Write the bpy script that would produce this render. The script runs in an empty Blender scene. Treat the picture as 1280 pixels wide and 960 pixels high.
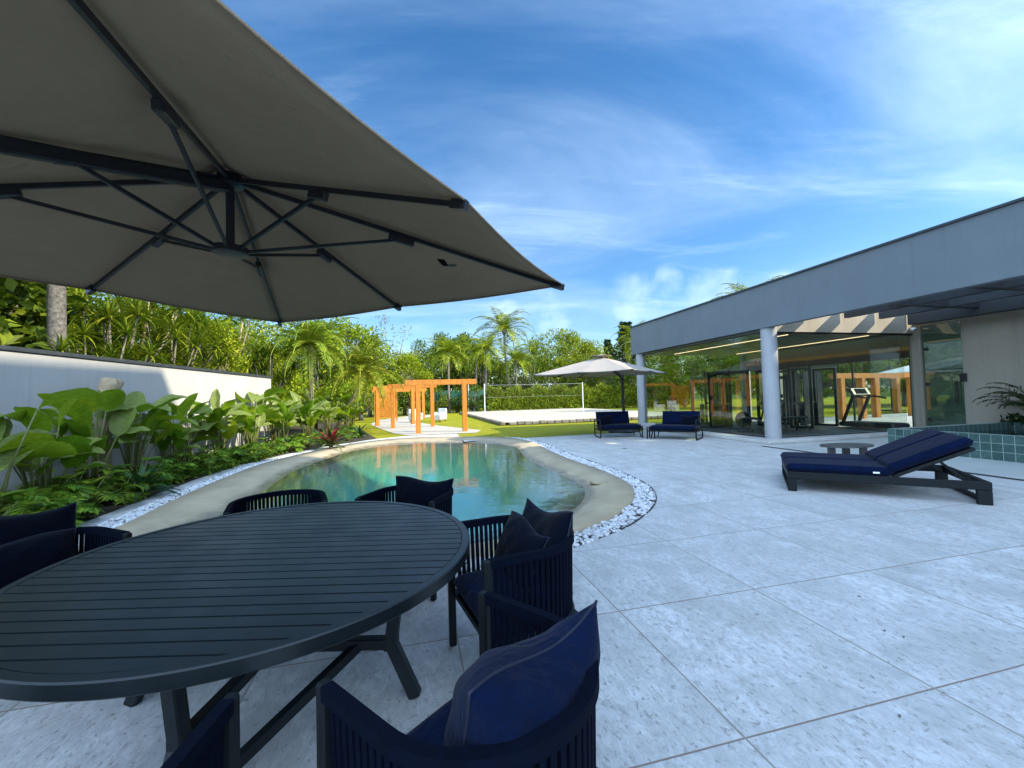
import bpy, math, random
import numpy as np
from mathutils import Vector, Matrix

# ------------------------------------------------------------ camera, world, sun
scene = bpy.context.scene
COL = scene.collection
rnd = random.Random(7)
H_EYE = 1.5
FPX = 523.0
PITCH, ROLL = math.radians(1.8), math.radians(1.55)
_F = Vector((0, math.cos(PITCH), math.sin(PITCH)))
_U0 = Vector((0, -math.sin(PITCH), math.cos(PITCH)))
_R0 = Vector((1, 0, 0))
_R = _R0 * math.cos(ROLL) - _U0 * math.sin(ROLL)
_U = _R0 * math.sin(ROLL) + _U0 * math.cos(ROLL)
cd = bpy.data.cameras.new('camera')
cam = bpy.data.objects.new('camera', cd)
COL.objects.link(cam)
m3 = Matrix((_R, _U, -_F)).transposed()
cam.matrix_world = Matrix.Translation((0, 0, H_EYE)) @ m3.to_4x4()
cd.sensor_width = 36.0
cd.lens = FPX / 1280 * 36
cd.clip_start = 0.05
cd.clip_end = 3000
scene.camera = cam

SUN = Vector((1.45, -0.35, 1.0)).normalized()
EL = math.asin(SUN.z)
world = bpy.data.worlds.new('World')
scene.world = world
world.use_nodes = True
nt = world.node_tree
nt.nodes.clear()
N = nt.nodes.new
out = N('ShaderNodeOutputWorld'); bg = N('ShaderNodeBackground')
sky = N('ShaderNodeTexSky'); sky.sky_type = 'NISHITA'; sky.sun_disc = False
sky.sun_elevation = EL; sky.sun_rotation = math.atan2(SUN.x, SUN.y)
sky.air_density = 1.0; sky.dust_density = 0.6; sky.ozone_density = 2.5
hs = N('ShaderNodeHueSaturation'); hs.inputs['Saturation'].default_value = 1.30
hs.inputs['Value'].default_value = 1.0
nt.links.new(sky.outputs[0], hs.inputs['Color'])
tc = N('ShaderNodeTexCoord'); sep = N('ShaderNodeSeparateXYZ')
nt.links.new(tc.outputs['Generated'], sep.inputs[0])
def wm(op, a, b=None, c=None):
    n = N('ShaderNodeMath'); n.operation = op
    for i, v in enumerate((a, b, c)):
        if v is None: continue
        if isinstance(v, (int, float)): n.inputs[i].default_value = v
        else: nt.links.new(v, n.inputs[i])
    return n.outputs[0]
zz = wm('ADD', wm('MAXIMUM', sep.outputs[2], 0.0), 0.16)
cx = wm('DIVIDE', sep.outputs[0], zz); cy = wm('DIVIDE', sep.outputs[1], zz)
comb = N('ShaderNodeCombineXYZ'); nt.links.new(cx, comb.inputs[0]); nt.links.new(cy, comb.inputs[1])
def wnoise(scale, detail, rough, dist, loc, rotz=0.0, sc=(1, 1, 1)):
    mp = N('ShaderNodeMapping'); nt.links.new(comb.outputs[0], mp.inputs[0])
    mp.inputs['Location'].default_value = loc; mp.inputs['Rotation'].default_value = (0, 0, rotz)
    mp.inputs['Scale'].default_value = sc
    n = N('ShaderNodeTexNoise'); nt.links.new(mp.outputs[0], n.inputs['Vector'])
    n.inputs['Scale'].default_value = scale; n.inputs['Detail'].default_value = detail
    n.inputs['Roughness'].default_value = rough; n.inputs['Distortion'].default_value = dist
    return n.outputs['Fac']
def wramp(v, a, b):
    n = N('ShaderNodeMapRange'); n.interpolation_type = 'SMOOTHSTEP'
    n.inputs['From Min'].default_value = a; n.inputs['From Max'].default_value = b
    nt.links.new(v, n.inputs['Value']); return n.outputs['Result']
# veil cirrus, thicker to the right; streaks; small cumulus near the horizon
veil = wramp(wnoise(0.85, 7, 0.58, 0.7, (3.1, 1.7, 0), 0.5, (0.7, 1.25, 1)), 0.34, 0.76)
side = wramp(cx, -0.6, 2.2)
veil = wm('MULTIPLY', veil, wm('ADD', wm('MULTIPLY', side, 0.50), 0.27))
veil = wm('MAXIMUM', veil, wm('MULTIPLY', wm('SUBTRACT', 1.0, wramp(cy, -0.6, 0.45)), 0.62))  # unseen cloud cover added behind the camera to fill the terrace
streak = wramp(wnoise(1.6, 8, 0.63, 0.7, (0.4, 5.2, 0), -0.6, (0.5, 1.8, 1)), 0.48, 0.84)
streak = wm('MULTIPLY', streak, 0.56)
low = wramp(wnoise(0.85, 7, 0.55, 0.35, (8.3, 2.9, 0)), 0.56, 0.70)
lowm = wm('MULTIPLY', wramp(sep.outputs[2], 0.03, 0.10), wm('SUBTRACT', 1.0, wramp(sep.outputs[2], 0.22, 0.36)))
low = wm('MULTIPLY', wm('MULTIPLY', low, lowm), 0.8)
pn = N('ShaderNodeTexNoise'); nt.links.new(tc.outputs['Generated'], pn.inputs['Vector'])
pn.inputs['Scale'].default_value = 17; pn.inputs['Detail'].default_value = 7; pn.inputs['Roughness'].default_value = 0.55; pn.inputs['Distortion'].default_value = 0.3
puffs = 0.0
for az, el, rad in ((17.0, 12.5, 5.0), (20.5, 14.0, 3.2), (26.0, 12.6, 4.2), (-0.5, 10.5, 4.5), (33.0, 11.5, 3.0), (6.0, 10.0, 3.5)):
    a_, e_ = math.radians(az), math.radians(el)
    dv = (math.sin(a_) * math.cos(e_), math.cos(a_) * math.cos(e_), math.sin(e_))
    dt = wm('ADD', wm('ADD', wm('MULTIPLY', sep.outputs[0], dv[0]), wm('MULTIPLY', sep.outputs[1], dv[1])), wm('MULTIPLY', sep.outputs[2], dv[2]))
    fall = wramp(dt, math.cos(math.radians(rad)), 1.0)
    puffs = wm('MAXIMUM', wramp(wm('ADD', wm('MULTIPLY', fall, 0.55), pn.outputs['Fac']), 0.72, 1.30), puffs)
low = wm('MAXIMUM', wm('MULTIPLY', low, 0.6), wm('MULTIPLY', puffs, 0.58))
cl = wm('MINIMUM', wm('ADD', wm('ADD', veil, streak), low), 0.92)
mix = N('ShaderNodeMix'); mix.data_type = 'RGBA'
nt.links.new(cl, mix.inputs['Factor'])
nt.links.new(hs.outputs[0], mix.inputs['A'])
# cloud boosted near the sun and behind camera, added fill for the terrace
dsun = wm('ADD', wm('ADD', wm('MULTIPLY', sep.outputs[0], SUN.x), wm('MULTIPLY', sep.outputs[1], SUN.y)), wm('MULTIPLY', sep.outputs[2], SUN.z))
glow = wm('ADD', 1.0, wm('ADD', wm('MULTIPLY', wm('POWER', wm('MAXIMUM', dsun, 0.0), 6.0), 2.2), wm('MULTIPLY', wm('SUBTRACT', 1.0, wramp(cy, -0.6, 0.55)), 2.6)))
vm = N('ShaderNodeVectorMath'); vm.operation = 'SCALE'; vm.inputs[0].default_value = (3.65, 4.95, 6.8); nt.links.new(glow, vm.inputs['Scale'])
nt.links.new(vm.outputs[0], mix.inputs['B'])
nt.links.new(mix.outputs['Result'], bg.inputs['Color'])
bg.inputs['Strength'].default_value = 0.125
nt.links.new(bg.outputs[0], out.inputs[0])

sl = bpy.data.lights.new('sun', 'SUN'); sl.energy = 4.7; sl.angle = math.radians(0.55); sl.color = (1.0, 0.89, 0.68)
so = bpy.data.objects.new('sun', sl); COL.objects.link(so)
so.rotation_euler = SUN.to_track_quat('Z', 'Y').to_euler()
scene.view_settings.view_transform = 'Standard'
scene.view_settings.look = 'None'
scene.view_settings.exposure = 0.88
scene.view_settings.gamma = 1.0
scene.view_settings.use_curve_mapping = False
scene.render.engine = 'CYCLES'
cy_ = scene.cycles
cy_.use_denoising = True
cy_.max_bounces = 8; cy_.diffuse_bounces = 4; cy_.glossy_bounces = 4
cy_.transparent_max_bounces = 24; cy_.transmission_bounces = 6
cy_.caustics_reflective = False; cy_.caustics_refractive = False

# ------------------------------------------------------------ frames and points
UD = Vector((-0.2385, 0.9711, 0)); VD = Vector((0.9711, 0.2385, 0))
C0 = Vector((7.46, 12.06, 0))
def W(u, v, z=0.0): return C0 + UD * u + VD * v + Vector((0, 0, z))
YAW_V = math.atan2(VD.y, VD.x)

# ------------------------------------------------------------ mesh builder
class MB:
    def __init__(s): s.v = []; s.f = []; s.mi = []
    def add(s, vs, fs, mi=0):
        b = len(s.v); s.v.extend([tuple(x) for x in vs])
        s.f.extend([tuple(b + i for i in f) for f in fs]); s.mi.extend([mi] * len(fs))
    def box(s, c, size, M=None, bev=0.0, mi=0):
        hx, hy, hz = [q / 2 for q in size]
        c = Vector(c)
        if bev <= 0:
            vs = [Vector((sx * hx, sy * hy, sz * hz)) for sz in (-1, 1) for sy in (-1, 1) for sx in (-1, 1)]
            fs = [(0, 2, 3, 1), (4, 5, 7, 6), (0, 1, 5, 4), (2, 6, 7, 3), (0, 4, 6, 2), (1, 3, 7, 5)]
        else:
            b = min(bev, hx * .95, hy * .95, hz * .95)
            vs = []; idx = {}
            for sx in (-1, 1):
                for sy in (-1, 1):
                    for sz in (-1, 1):
                        for ax in range(3):
                            p = [sx * (hx - b), sy * (hy - b), sz * (hz - b)]
                            p[ax] = (sx * hx, sy * hy, sz * hz)[ax]
                            idx[(sx, sy, sz, ax)] = len(vs); vs.append(Vector(p))
            fs = []
            S = (-1, 1)
            for ax in range(3):
                o = [a for a in range(3) if a != ax]
                for sg in S:
                    q = []
                    for (a, bb) in ((-1, -1), (1, -1), (1, 1), (-1, 1)):
                        k = [0, 0, 0]; k[ax] = sg; k[o[0]] = a; k[o[1]] = bb
                        q.append(idx[(k[0], k[1], k[2], ax)])
                    if (sg > 0) == (ax == 1): q.reverse()
                    fs.append(tuple(q))
            for ax in range(3):       # edges along ax
                o = [a for a in range(3) if a != ax]
                for a in S:
                    for bb in S:
                        def kk(t, face):
                            k = [0, 0, 0]; k[ax] = t; k[o[0]] = a; k[o[1]] = bb
                            return idx[(k[0], k[1], k[2], face)]
                        fs.append((kk(-1, o[0]), kk(1, o[0]), kk(1, o[1]), kk(-1, o[1])))
            for sx in S:
                for sy in S:
                    for sz in S:
                        fs.append(tuple(idx[(sx, sy, sz, a)] for a in range(3)))
        R3 = M if M is not None else Matrix.Identity(3)
        s.add([c + R3 @ p for p in vs], fs, mi)
    def beam(s, a, b, w, h, up=Vector((0, 0, 1)), bev=0.0, mi=0):
        a, b = Vector(a), Vector(b); d = (b - a); L = d.length; d.normalize()
        x = d.cross(up)
        if x.length < 1e-4: x = d.cross(Vector((1, 0, 0)))
        x.normalize(); y = x.cross(d)
        s.box((a + b) / 2, (w, L, h), Matrix((x, d, y)).transposed(), bev, mi)
    def tube(s, pts, rad, n=8, caps=True, closed=False, mi=0):
        pts = [Vector(p) for p in pts]; k = len(pts)
        rs = rad if isinstance(rad, (list, tuple)) else [rad] * k
        ring = []; prev = None
        for i, p in enumerate(pts):
            if closed: t = pts[(i + 1) % k] - pts[i - 1]
            else: t = pts[min(i + 1, k - 1)] - pts[max(i - 1, 0)]
            t.normalize()
            if prev is None:
                x = t.cross(Vector((0, 0, 1)))
                if x.length < 1e-3: x = t.cross(Vector((1, 0, 0)))
            else: x = prev - t * prev.dot(t)
            x.normalize(); prev = x; y = t.cross(x)
            ring.append([p + (x * math.cos(2 * math.pi * j / n) + y * math.sin(2 * math.pi * j / n)) * rs[i] for j in range(n)])
        vs = [q for r in ring for q in r]; fs = []
        for i in range(k if closed else k - 1):
            a = i * n; b = ((i + 1) % k) * n
            for j in range(n): fs.append((a + j, a + (j + 1) % n, b + (j + 1) % n, b + j))
        if caps and not closed:
            fs.append(tuple(range(n - 1, -1, -1))); fs.append(tuple((k - 1) * n + j for j in range(n)))
        s.add(vs, fs, mi)
    def prism(s, poly, z0, z1, mi=0):
        n = len(poly)
        vs = [Vector((p[0], p[1], z0)) for p in poly] + [Vector((p[0], p[1], z1)) for p in poly]
        fs = [tuple(range(n - 1, -1, -1)), tuple(range(n, 2 * n))]
        for i in range(n): fs.append((i, (i + 1) % n, n + (i + 1) % n, n + i))
        s.add(vs, fs, mi)
    def grid(s, P, mi=0):
        r = len(P); c = len(P[0])
        s.add([q for row in P for q in row], [(i * c + j, i * c + j + 1, (i + 1) * c + j + 1, (i + 1) * c + j) for i in range(r - 1) for j in range(c - 1)], mi)
    def sphere(s, c, r, n=12, m=8, sc=(1, 1, 1), mi=0):
        c = Vector(c); vs = []; fs = []
        for i in range(m + 1):
            th = math.pi * i / m
            for j in range(n):
                ph = 2 * math.pi * j / n
                vs.append(c + Vector((r * sc[0] * math.sin(th) * math.cos(ph), r * sc[1] * math.sin(th) * math.sin(ph), r * sc[2] * math.cos(th))))
        for i in range(m):
            for j in range(n): fs.append((i * n + j, (i + 1) * n + j, (i + 1) * n + (j + 1) % n, i * n + (j + 1) % n))
        s.add(vs, fs, mi)
    def build(s, name, mat, parent=None, smooth=False, auto=None):
        me = bpy.data.meshes.new(name)
        me.from_pydata(s.v, [], s.f)
        if len(s.f) < 30000:
            import bmesh
            bm = bmesh.new(); bm.from_mesh(me); bmesh.ops.recalc_face_normals(bm, faces=bm.faces[:]); bm.to_mesh(me); bm.free()
        mats = mat if isinstance(mat, (list, tuple)) else [mat]
        for mm in mats: me.materials.append(mm)
        if len(mats) > 1: me.polygons.foreach_set('material_index', s.mi)
        if smooth: me.polygons.foreach_set('use_smooth', [True] * len(me.polygons))
        me.update()
        o = bpy.data.objects.new(name, me); COL.objects.link(o)
        if parent is not None: o.parent = parent
        if auto is not None:
            me.polygons.foreach_set('use_smooth', [True] * len(me.polygons))
            try: me.set_sharp_from_angle(angle=math.radians(auto))
            except Exception: pass
        return o

def tag(o, label=None, cat=None, group=None, kind=None):
    if label: o['label'] = label
    if cat: o['category'] = cat
    if group: o['group'] = group
    if kind: o['kind'] = kind
    return o
def empty(name, loc=(0, 0, 0), rz=0.0, label=None, cat=None, group=None):
    o = bpy.data.objects.new(name, None); COL.objects.link(o)
    o.location = loc; o.rotation_euler = (0, 0, rz); o.empty_display_size = 0.2
    return tag(o, label, cat, group)
def copy_tree(o, parent=None):
    c = o.copy(); COL.objects.link(c)
    if parent is not None: c.parent = parent
    for ch in [q for q in o.children if q is not c]: copy_tree(ch, c)
    return c
def struct(name, mb, mat, smooth=False):
    return tag(mb.build(name, mat, None, smooth), kind='structure')

# ------------------------------------------------------------ materials
def newmat(name):
    m = bpy.data.materials.new(name); m.use_nodes = True
    t = m.node_tree; t.nodes.clear()
    o = t.nodes.new('ShaderNodeOutputMaterial'); b = t.nodes.new('ShaderNodeBsdfPrincipled')
    t.links.new(b.outputs[0], o.inputs[0])
    return m, t, b, o
class NT:
    def __init__(s, t): s.t = t
    def n(s, ty, **kw):
        x = s.t.nodes.new(ty)
        for k, v in kw.items(): setattr(x, k, v)
        return x
    def link(s, a, b): s.t.links.new(a, b)
    def set(s, inp, v):
        if hasattr(v, 'is_linked') or hasattr(v, 'links'): s.t.links.new(v, inp)
        else: inp.default_value = v
    def math(s, op, a, b=None, c=None):
        x = s.n('ShaderNodeMath', operation=op)
        for i, v in enumerate((a, b, c)):
            if v is not None: s.set(x.inputs[i], v)
        return x.outputs[0]
    def noise(s, vec, scale, detail=4, rough=0.55, dist=0.0):
        x = s.n('ShaderNodeTexNoise'); s.link(vec, x.inputs['Vector'])
        x.inputs['Scale'].default_value = scale; x.inputs['Detail'].default_value = detail
        x.inputs['Roughness'].default_value = rough; x.inputs['Distortion'].default_value = dist
        return x.outputs['Fac']
    def mapping(s, vec, loc=(0, 0, 0), rot=(0, 0, 0), sc=(1, 1, 1)):
        x = s.n('ShaderNodeMapping'); s.link(vec, x.inputs[0])
        x.inputs['Location'].default_value = loc; x.inputs['Rotation'].default_value = rot; x.inputs['Scale'].default_value = sc
        return x.outputs[0]
    def ramp(s, v, a, b, lo=0.0, hi=1.0):
        x = s.n('ShaderNodeMapRange'); s.set(x.inputs['Value'], v)
        x.inputs['From Min'].default_value = a; x.inputs['From Max'].default_value = b
        x.inputs['To Min'].default_value = lo; x.inputs['To Max'].default_value = hi
        return x.outputs['Result']
    def mix(s, f, a, b, mode='MIX'):
        x = s.n('ShaderNodeMix', data_type='RGBA', blend_type=mode)
        s.set(x.inputs['Factor'], f)
        for k, v in (('A', a), ('B', b)):
            if isinstance(v, tuple): x.inputs[k].default_value = (v[0], v[1], v[2], 1)
            else: s.link(v, x.inputs[k])
        return x.outputs['Result']
    def bump(s, h, strength=0.3, dist=0.01):
        x = s.n('ShaderNodeBump'); s.link(h, x.inputs['Height'])
        x.inputs['Strength'].default_value = strength; x.inputs['Distance'].default_value = dist
        return x.outputs[0]
    def obj(s): return s.n('ShaderNodeTexCoord').outputs['Object']
    def pos(s): return s.n('ShaderNodeNewGeometry').outputs['Position']

def simple(name, col, rough=0.6, var=0.12, scale=6.0, bump=0.0, bscale=60.0, metal=0.0, spec=0.5, streak=None):
    m, t, b, o = newmat(name); q = NT(t); p = q.obj()
    if streak: p2 = q.mapping(p, sc=streak)
    else: p2 = p
    f = q.noise(p2, scale, 5, 0.6)
    lo = tuple(c * (1 - var) for c in col); hi = tuple(min(1, c * (1 + var)) for c in col)
    q.link(q.mix(q.ramp(f, 0.3, 0.7), lo, hi), b.inputs['Base Color'])
    q.link(q.ramp(f, 0.3, 0.7, max(0.02, rough - 0.06), min(1, rough + 0.06)), b.inputs['Roughness'])
    b.inputs['Metallic'].default_value = metal
    b.inputs['Specular IOR Level'].default_value = spec
    if bump > 0: q.link(q.bump(q.noise(p2, bscale, 4, 0.6), bump, 0.01), b.inputs['Normal'])
    return m

def leafmat(name, cols, rough=0.45, transl=0.3, under=None, spec=0.18, yellow=0.0):
    m, t, b, o = newmat(name); q = NT(t)
    g = q.n('ShaderNodeNewGeometry')
    r = g.outputs['Random Per Island']
    cr = q.n('ShaderNodeValToRGB'); q.link(r, cr.inputs[0])
    el = cr.color_ramp.elements
    el[0].position = 0.0; el[0].color = (*cols[0], 1)
    el[1].position = 1.0 - yellow * 0.5; el[1].color = (*cols[-1], 1)
    for i, c in enumerate(cols[1:-1]):
        e = el.new((i + 1) / (len(cols) - 1) * (1 - yellow * 0.5)); e.color = (*c, 1)
    if yellow > 0:
        e = el.new(1.0 - yellow * 0.25); e.color = (0.30, 0.22, 0.02, 1)
    oi = q.n('ShaderNodeObjectInfo')
    hsv = q.n('ShaderNodeHueSaturation'); q.link(cr.outputs[0], hsv.inputs['Color'])
    q.link(q.ramp(oi.outputs['Random'], 0, 1, 0.485, 0.515), hsv.inputs['Hue'])
    big = q.noise(q.obj(), 0.9, 2, 0.5)
    q.link(q.ramp(big, 0.3, 0.7, 0.75, 1.25), hsv.inputs['Value'])
    col = hsv.outputs[0]
    if under:
        col = q.mix(g.outputs['Backfacing'], col, under)
        pn_ = q.noise(q.obj(), 5.5, 5, 0.65, 0.6); col = q.mix(q.ramp(pn_, 0.62, 0.72, 0, 0.7), col, (0.26, 0.22, 0.03))
        dn = q.noise(q.obj(), 11, 4, 0.6); col = q.mix(q.ramp(dn, 0.68, 0.74, 0, 0.8), col, (0.14, 0.075, 0.025))
        vn_ = q.noise(q.mapping(q.obj(), sc=(1, 1, 3.5)), 16, 3, 0.6); col = q.mix(q.ramp(vn_, 0.4, 0.6, 0.35, 0), col, (0.035, 0.085, 0.006))
        q.link(q.bump(vn_, 0.25, 0.01), b.inputs['Normal'])
    q.link(col, b.inputs['Base Color'])
    b.inputs['Roughness'].default_value = rough; b.inputs['Specular IOR Level'].default_value = spec
    tr = q.n('ShaderNodeBsdfTranslucent')
    q.link(q.mix(0.5, col, (0.10, 0.16, 0.005)), tr.inputs['Color'])
    ms = q.n('ShaderNodeMixShader'); ms.inputs[0].default_value = transl
    q.link(b.outputs[0], ms.inputs[1]); q.link(tr.outputs[0], ms.inputs[2]); q.link(ms.outputs[0], o.inputs[0])
    return m

def schlick(q, f0, normal=None):
    g = q.n('ShaderNodeNewGeometry'); d = q.n('ShaderNodeVectorMath', operation='DOT_PRODUCT')
    q.link(normal if normal is not None else g.outputs['Normal'], d.inputs[0]); q.link(g.outputs['Incoming'], d.inputs[1])
    c = q.math('SUBTRACT', 1.0, q.math('MINIMUM', q.math('ABSOLUTE', d.outputs['Value']), 1.0))
    return q.math('MULTIPLY_ADD', q.math('POWER', c, 5.0), 1 - f0, f0)
def glassmat(name, tint=(0.80, 0.88, 0.85), rough=0.0, ior=1.5, boost=1.0):
    m, t, b, o = newmat(name); q = NT(t)
    t.nodes.remove(b)
    tr = q.n('ShaderNodeBsdfTransparent'); tr.inputs[0].default_value = (*tint, 1)
    gl = q.n('ShaderNodeBsdfGlossy'); gl.inputs['Roughness'].default_value = rough; gl.inputs['Color'].default_value = (0.95, 0.97, 0.96, 1)
    ms = q.n('ShaderNodeMixShader')
    q.link(schlick(q, ((ior - 1) / (ior + 1)) ** 2 * boost), ms.inputs[0])
    q.link(tr.outputs[0], ms.inputs[1]); q.link(gl.outputs[0], ms.inputs[2]); q.link(ms.outputs[0], o.inputs[0])
    return m

def tilemat(name):
    m, t, b, o = newmat(name); q = NT(t)
    p = q.mapping(q.pos(), loc=(-1.787, -3.212, 0))
    p = q.mapping(p, rot=(0, 0, -YAW_V))           # x along the long joints, y towards the gym corner
    s = q.n('ShaderNodeSeparateXYZ'); q.link(p, s.inputs[0])
    T = 1.12
    ux = q.math('DIVIDE', s.outputs[0], T); uy = q.math('DIVIDE', s.outputs[1], T)
    fx = q.math('FRACT', ux); fy = q.math('FRACT', uy)
    def edge(fv): return q.math('MINIMUM', fv, q.math('SUBTRACT', 1.0, fv))
    gx = q.ramp(edge(fx), 0.0030, 0.0052, 1, 0); gy = q.ramp(edge(fy), 0.0030, 0.0052, 1, 0)
    idv = q.n('ShaderNodeCombineXYZ'); q.link(q.math('FLOOR', ux), idv.inputs[0]); q.link(q.math('FLOOR', uy), idv.inputs[1])
    wn = q.n('ShaderNodeTexWhiteNoise'); q.link(idv.outputs[0], wn.inputs['Vector'])
    off = q.n('ShaderNodeVectorMath', operation='MULTIPLY_ADD'); q.link(wn.outputs['Color'], off.inputs[0])
    off.inputs[1].default_value = (40, 40, 9); q.link(p, off.inputs[2])
    pv = off.outputs[0]
    st = q.mapping(pv, sc=(1.0, 0.62, 1))          # veins run along the joints
    a = q.noise(st, 2.6, 8, 0.62, 0.6)
    bn = q.noise(q.mapping(pv, sc=(1.3, 0.6, 1)), 20, 8, 0.75, 0.6)
    c = q.noise(pv, 75, 5, 0.75)
    pits = q.ramp(q.noise(st, 38, 6, 0.74, 0.3), 0.57, 0.65)
    base = q.mix(q.ramp(a, 0.34, 0.68), (0.47, 0.465, 0.45), (0.84, 0.835, 0.815))
    base = q.mix(q.ramp(bn, 0.36, 0.60, 0.85, 0.0), base, (0.40, 0.395, 0.38))
    base = q.mix(q.math('MULTIPLY', pits, 0.85), base, (0.23, 0.22, 0.20))
    base = q.mix(q.ramp(c, 0.35, 0.7, 0.35, 0.0), base, (0.40, 0.39, 0.37))
    stain = q.ramp(q.noise(q.pos(), 1.1, 4, 0.6, 0.4), 0.56, 0.76, 0, 0.42)
    base = q.mix(stain, base, (0.36, 0.33, 0.27))
    base = q.mix(q.ramp(wn.outputs['Value'], 0, 1, 0.0, 0.34), base, (0.46, 0.455, 0.44))
    base = q.mix(gy, base, (0.26, 0.20, 0.16)); base = q.mix(gx, base, (0.30, 0.265, 0.21))
    q.link(base, b.inputs['Base Color'])
    q.link(q.ramp(a, 0.3, 0.7, 0.62, 0.46), b.inputs['Roughness'])
    b.inputs['Specular IOR Level'].default_value = 0.35
    h = q.math('SUBTRACT', q.math('ADD', q.math('MULTIPLY', bn, 0.6), q.math('MULTIPLY', c, 0.3)), q.math('ADD', q.math('MULTIPLY', pits, 0.85), q.math('MAXIMUM', gx, gy)))
    q.link(q.bump(h, 0.45, 0.006), b.inputs['Normal'])
    return m

def grassmat(name, c1, c2):
    m, t, b, o = newmat(name); q = NT(t); p = q.pos()
    a = q.noise(p, 1.3, 5, 0.6); c = q.noise(q.mapping(p, sc=(1, 0.5, 1)), 38, 4, 0.7)
    base = q.mix(q.ramp(a, 0.3, 0.7), c1, c2)
    base = q.mix(q.ramp(c, 0.35, 0.7, 0.6, 0), base, tuple(x * 0.45 for x in c1))
    q.link(base, b.inputs['Base Color']); b.inputs['Roughness'].default_value = 0.75
    b.inputs['Specular IOR Level'].default_value = 0.2
    q.link(q.bump(c, 0.9, 0.05), b.inputs['Normal'])
    return m

def sandmat(name, c1, c2, scale=90):
    m, t, b, o = newmat(name); q = NT(t); p = q.pos()
    a = q.noise(p, 1.6, 6, 0.65, 0.3); c = q.noise(p, scale, 4, 0.7)
    base = q.mix(q.ramp(a, 0.32, 0.7), c1, c2)
    base = q.mix(q.ramp(c, 0.35, 0.65, 0.35, 0), base, tuple(x * 0.62 for x in c1))
    q.link(base, b.inputs['Base Color']); b.inputs['Roughness'].default_value = 0.8
    q.link(q.bump(c, 0.35, 0.006), b.inputs['Normal'])
    return m

M = {}
M['tile'] = tilemat('travertine tile')
M['lawn'] = grassmat('lawn', (0.25, 0.26, 0.008), (0.40, 0.375, 0.012))
M['field'] = grassmat('rough grass', (0.06, 0.10, 0.012), (0.10, 0.14, 0.02))
M['sand'] = sandmat('court sand', (0.42, 0.37, 0.28), (0.54, 0.48, 0.38), 12)
M['coping'] = sandmat('sand textured coping', (0.37, 0.30, 0.195), (0.52, 0.43, 0.285), 110)
def wet_band(m):
    t = m.node_tree; q = NT(t); b = [n for n in t.nodes if n.type == 'BSDF_PRINCIPLED'][0]
    src = b.inputs['Base Color'].links[0].from_socket; s_ = q.n('ShaderNodeSeparateXYZ'); p = q.pos(); q.link(p, s_.inputs[0])
    z = q.math('ADD', s_.outputs[2], q.ramp(q.noise(p, 2.5, 5, 0.6), 0.3, 0.7, -0.02, 0.02))
    w = q.math('MULTIPLY', q.ramp(z, -0.035, -0.005, 1, 0), q.ramp(s_.outputs[2], -0.16, -0.07, 0.25, 1)); st = q.ramp(q.noise(p, 0.9, 5, 0.65, 0.5), 0.5, 0.72, 0, 0.35)
    c = q.mix(st, src, (0.24, 0.19, 0.125)); c = q.mix(q.math('MULTIPLY', w, 0.75), c, (0.17, 0.135, 0.085))
    deep = q.ramp(s_.outputs[2], -0.22, -0.95, 0, 1); c = q.mix(deep, c, (0.50, 0.52, 0.42))
    q.link(c, b.inputs['Base Color']); q.link(q.ramp(w, 0, 1, 0.8, 0.25), b.inputs['Roughness'])
wet_band(M['coping'])
M['poolfloor'] = sandmat('pale pool floor', (0.42, 0.44, 0.35), (0.56, 0.58, 0.47), 60)
M['path'] = sandmat('pale path', (0.40, 0.37, 0.31), (0.50, 0.46, 0.39), 40)
M['soil'] = sandmat('soil', (0.035, 0.025, 0.015), (0.07, 0.05, 0.03), 30)
M['porcelain'] = simple('smooth pale paving', (0.50, 0.52, 0.49), 0.35, 0.06, 2.0, 0.05, 80)
M['wallpaint'] = simple('white masonry paint', (0.56, 0.555, 0.54), 0.8, 0.06, 1.4, 0.12, 40, streak=(1, 1, 0.35))
def weathered(name, col, rough, base_z=None):
    m, t, b, o = newmat(name); q = NT(t); p = q.obj(); s_ = q.n('ShaderNodeSeparateXYZ'); q.link(p, s_.inputs[0])
    a = q.noise(p, 0.7, 6, 0.65, 0.4); st = q.noise(q.mapping(p, sc=(5.5, 5.5, 0.22)), 1.4, 6, 0.7, 0.2); f = q.noise(p, 9, 5, 0.65)
    base = q.mix(q.ramp(a, 0.3, 0.7), tuple(c * .90 for c in col), tuple(c * 1.06 for c in col))
    base = q.mix(q.ramp(st, 0.52, 0.78, 0, 0.38), base, tuple(c * .62 for c in col))
    base = q.mix(q.ramp(f, 0.55, 0.8, 0, 0.22), base, tuple(c * .75 for c in col))
    if base_z is not None:
        dirt = q.math('MULTIPLY', q.ramp(s_.outputs[2], base_z, base_z + 0.45, 1, 0), q.ramp(f, 0.3, 0.65, 0.2, 0.9))
        base = q.mix(dirt, base, (col[0] * .45, col[1] * .40, col[2] * .32))
    q.link(base, b.inputs['Base Color']); b.inputs['Roughness'].default_value = rough
    q.link(q.bump(q.math('ADD', q.noise(p, 55, 4, 0.6), q.math('MULTIPLY', q.noise(p, 2.5, 3, 0.5), 2.0)), 0.16, 0.012), b.inputs['Normal'])
    return m
M['wallpaint'] = weathered('white masonry paint', (0.42, 0.41, 0.39), 0.8, 0.0)
M['coping_dark'] = simple('dark metal flashing', (0.035, 0.04, 0.045), 0.45, 0.2)
M['render'] = weathered('grey render', (0.142, 0.165, 0.180), 0.8)
M['column'] = simple('grey column paint', (0.34, 0.345, 0.355), 0.7, 0.08, 2.0, 0.08, 60)
M['concrete'] = weathered('warm grey plaster', (0.38, 0.335, 0.265), 0.75)
M['beamdark'] = simple('dark grey beam paint', (0.035, 0.038, 0.041), 0.6, 0.15)
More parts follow.
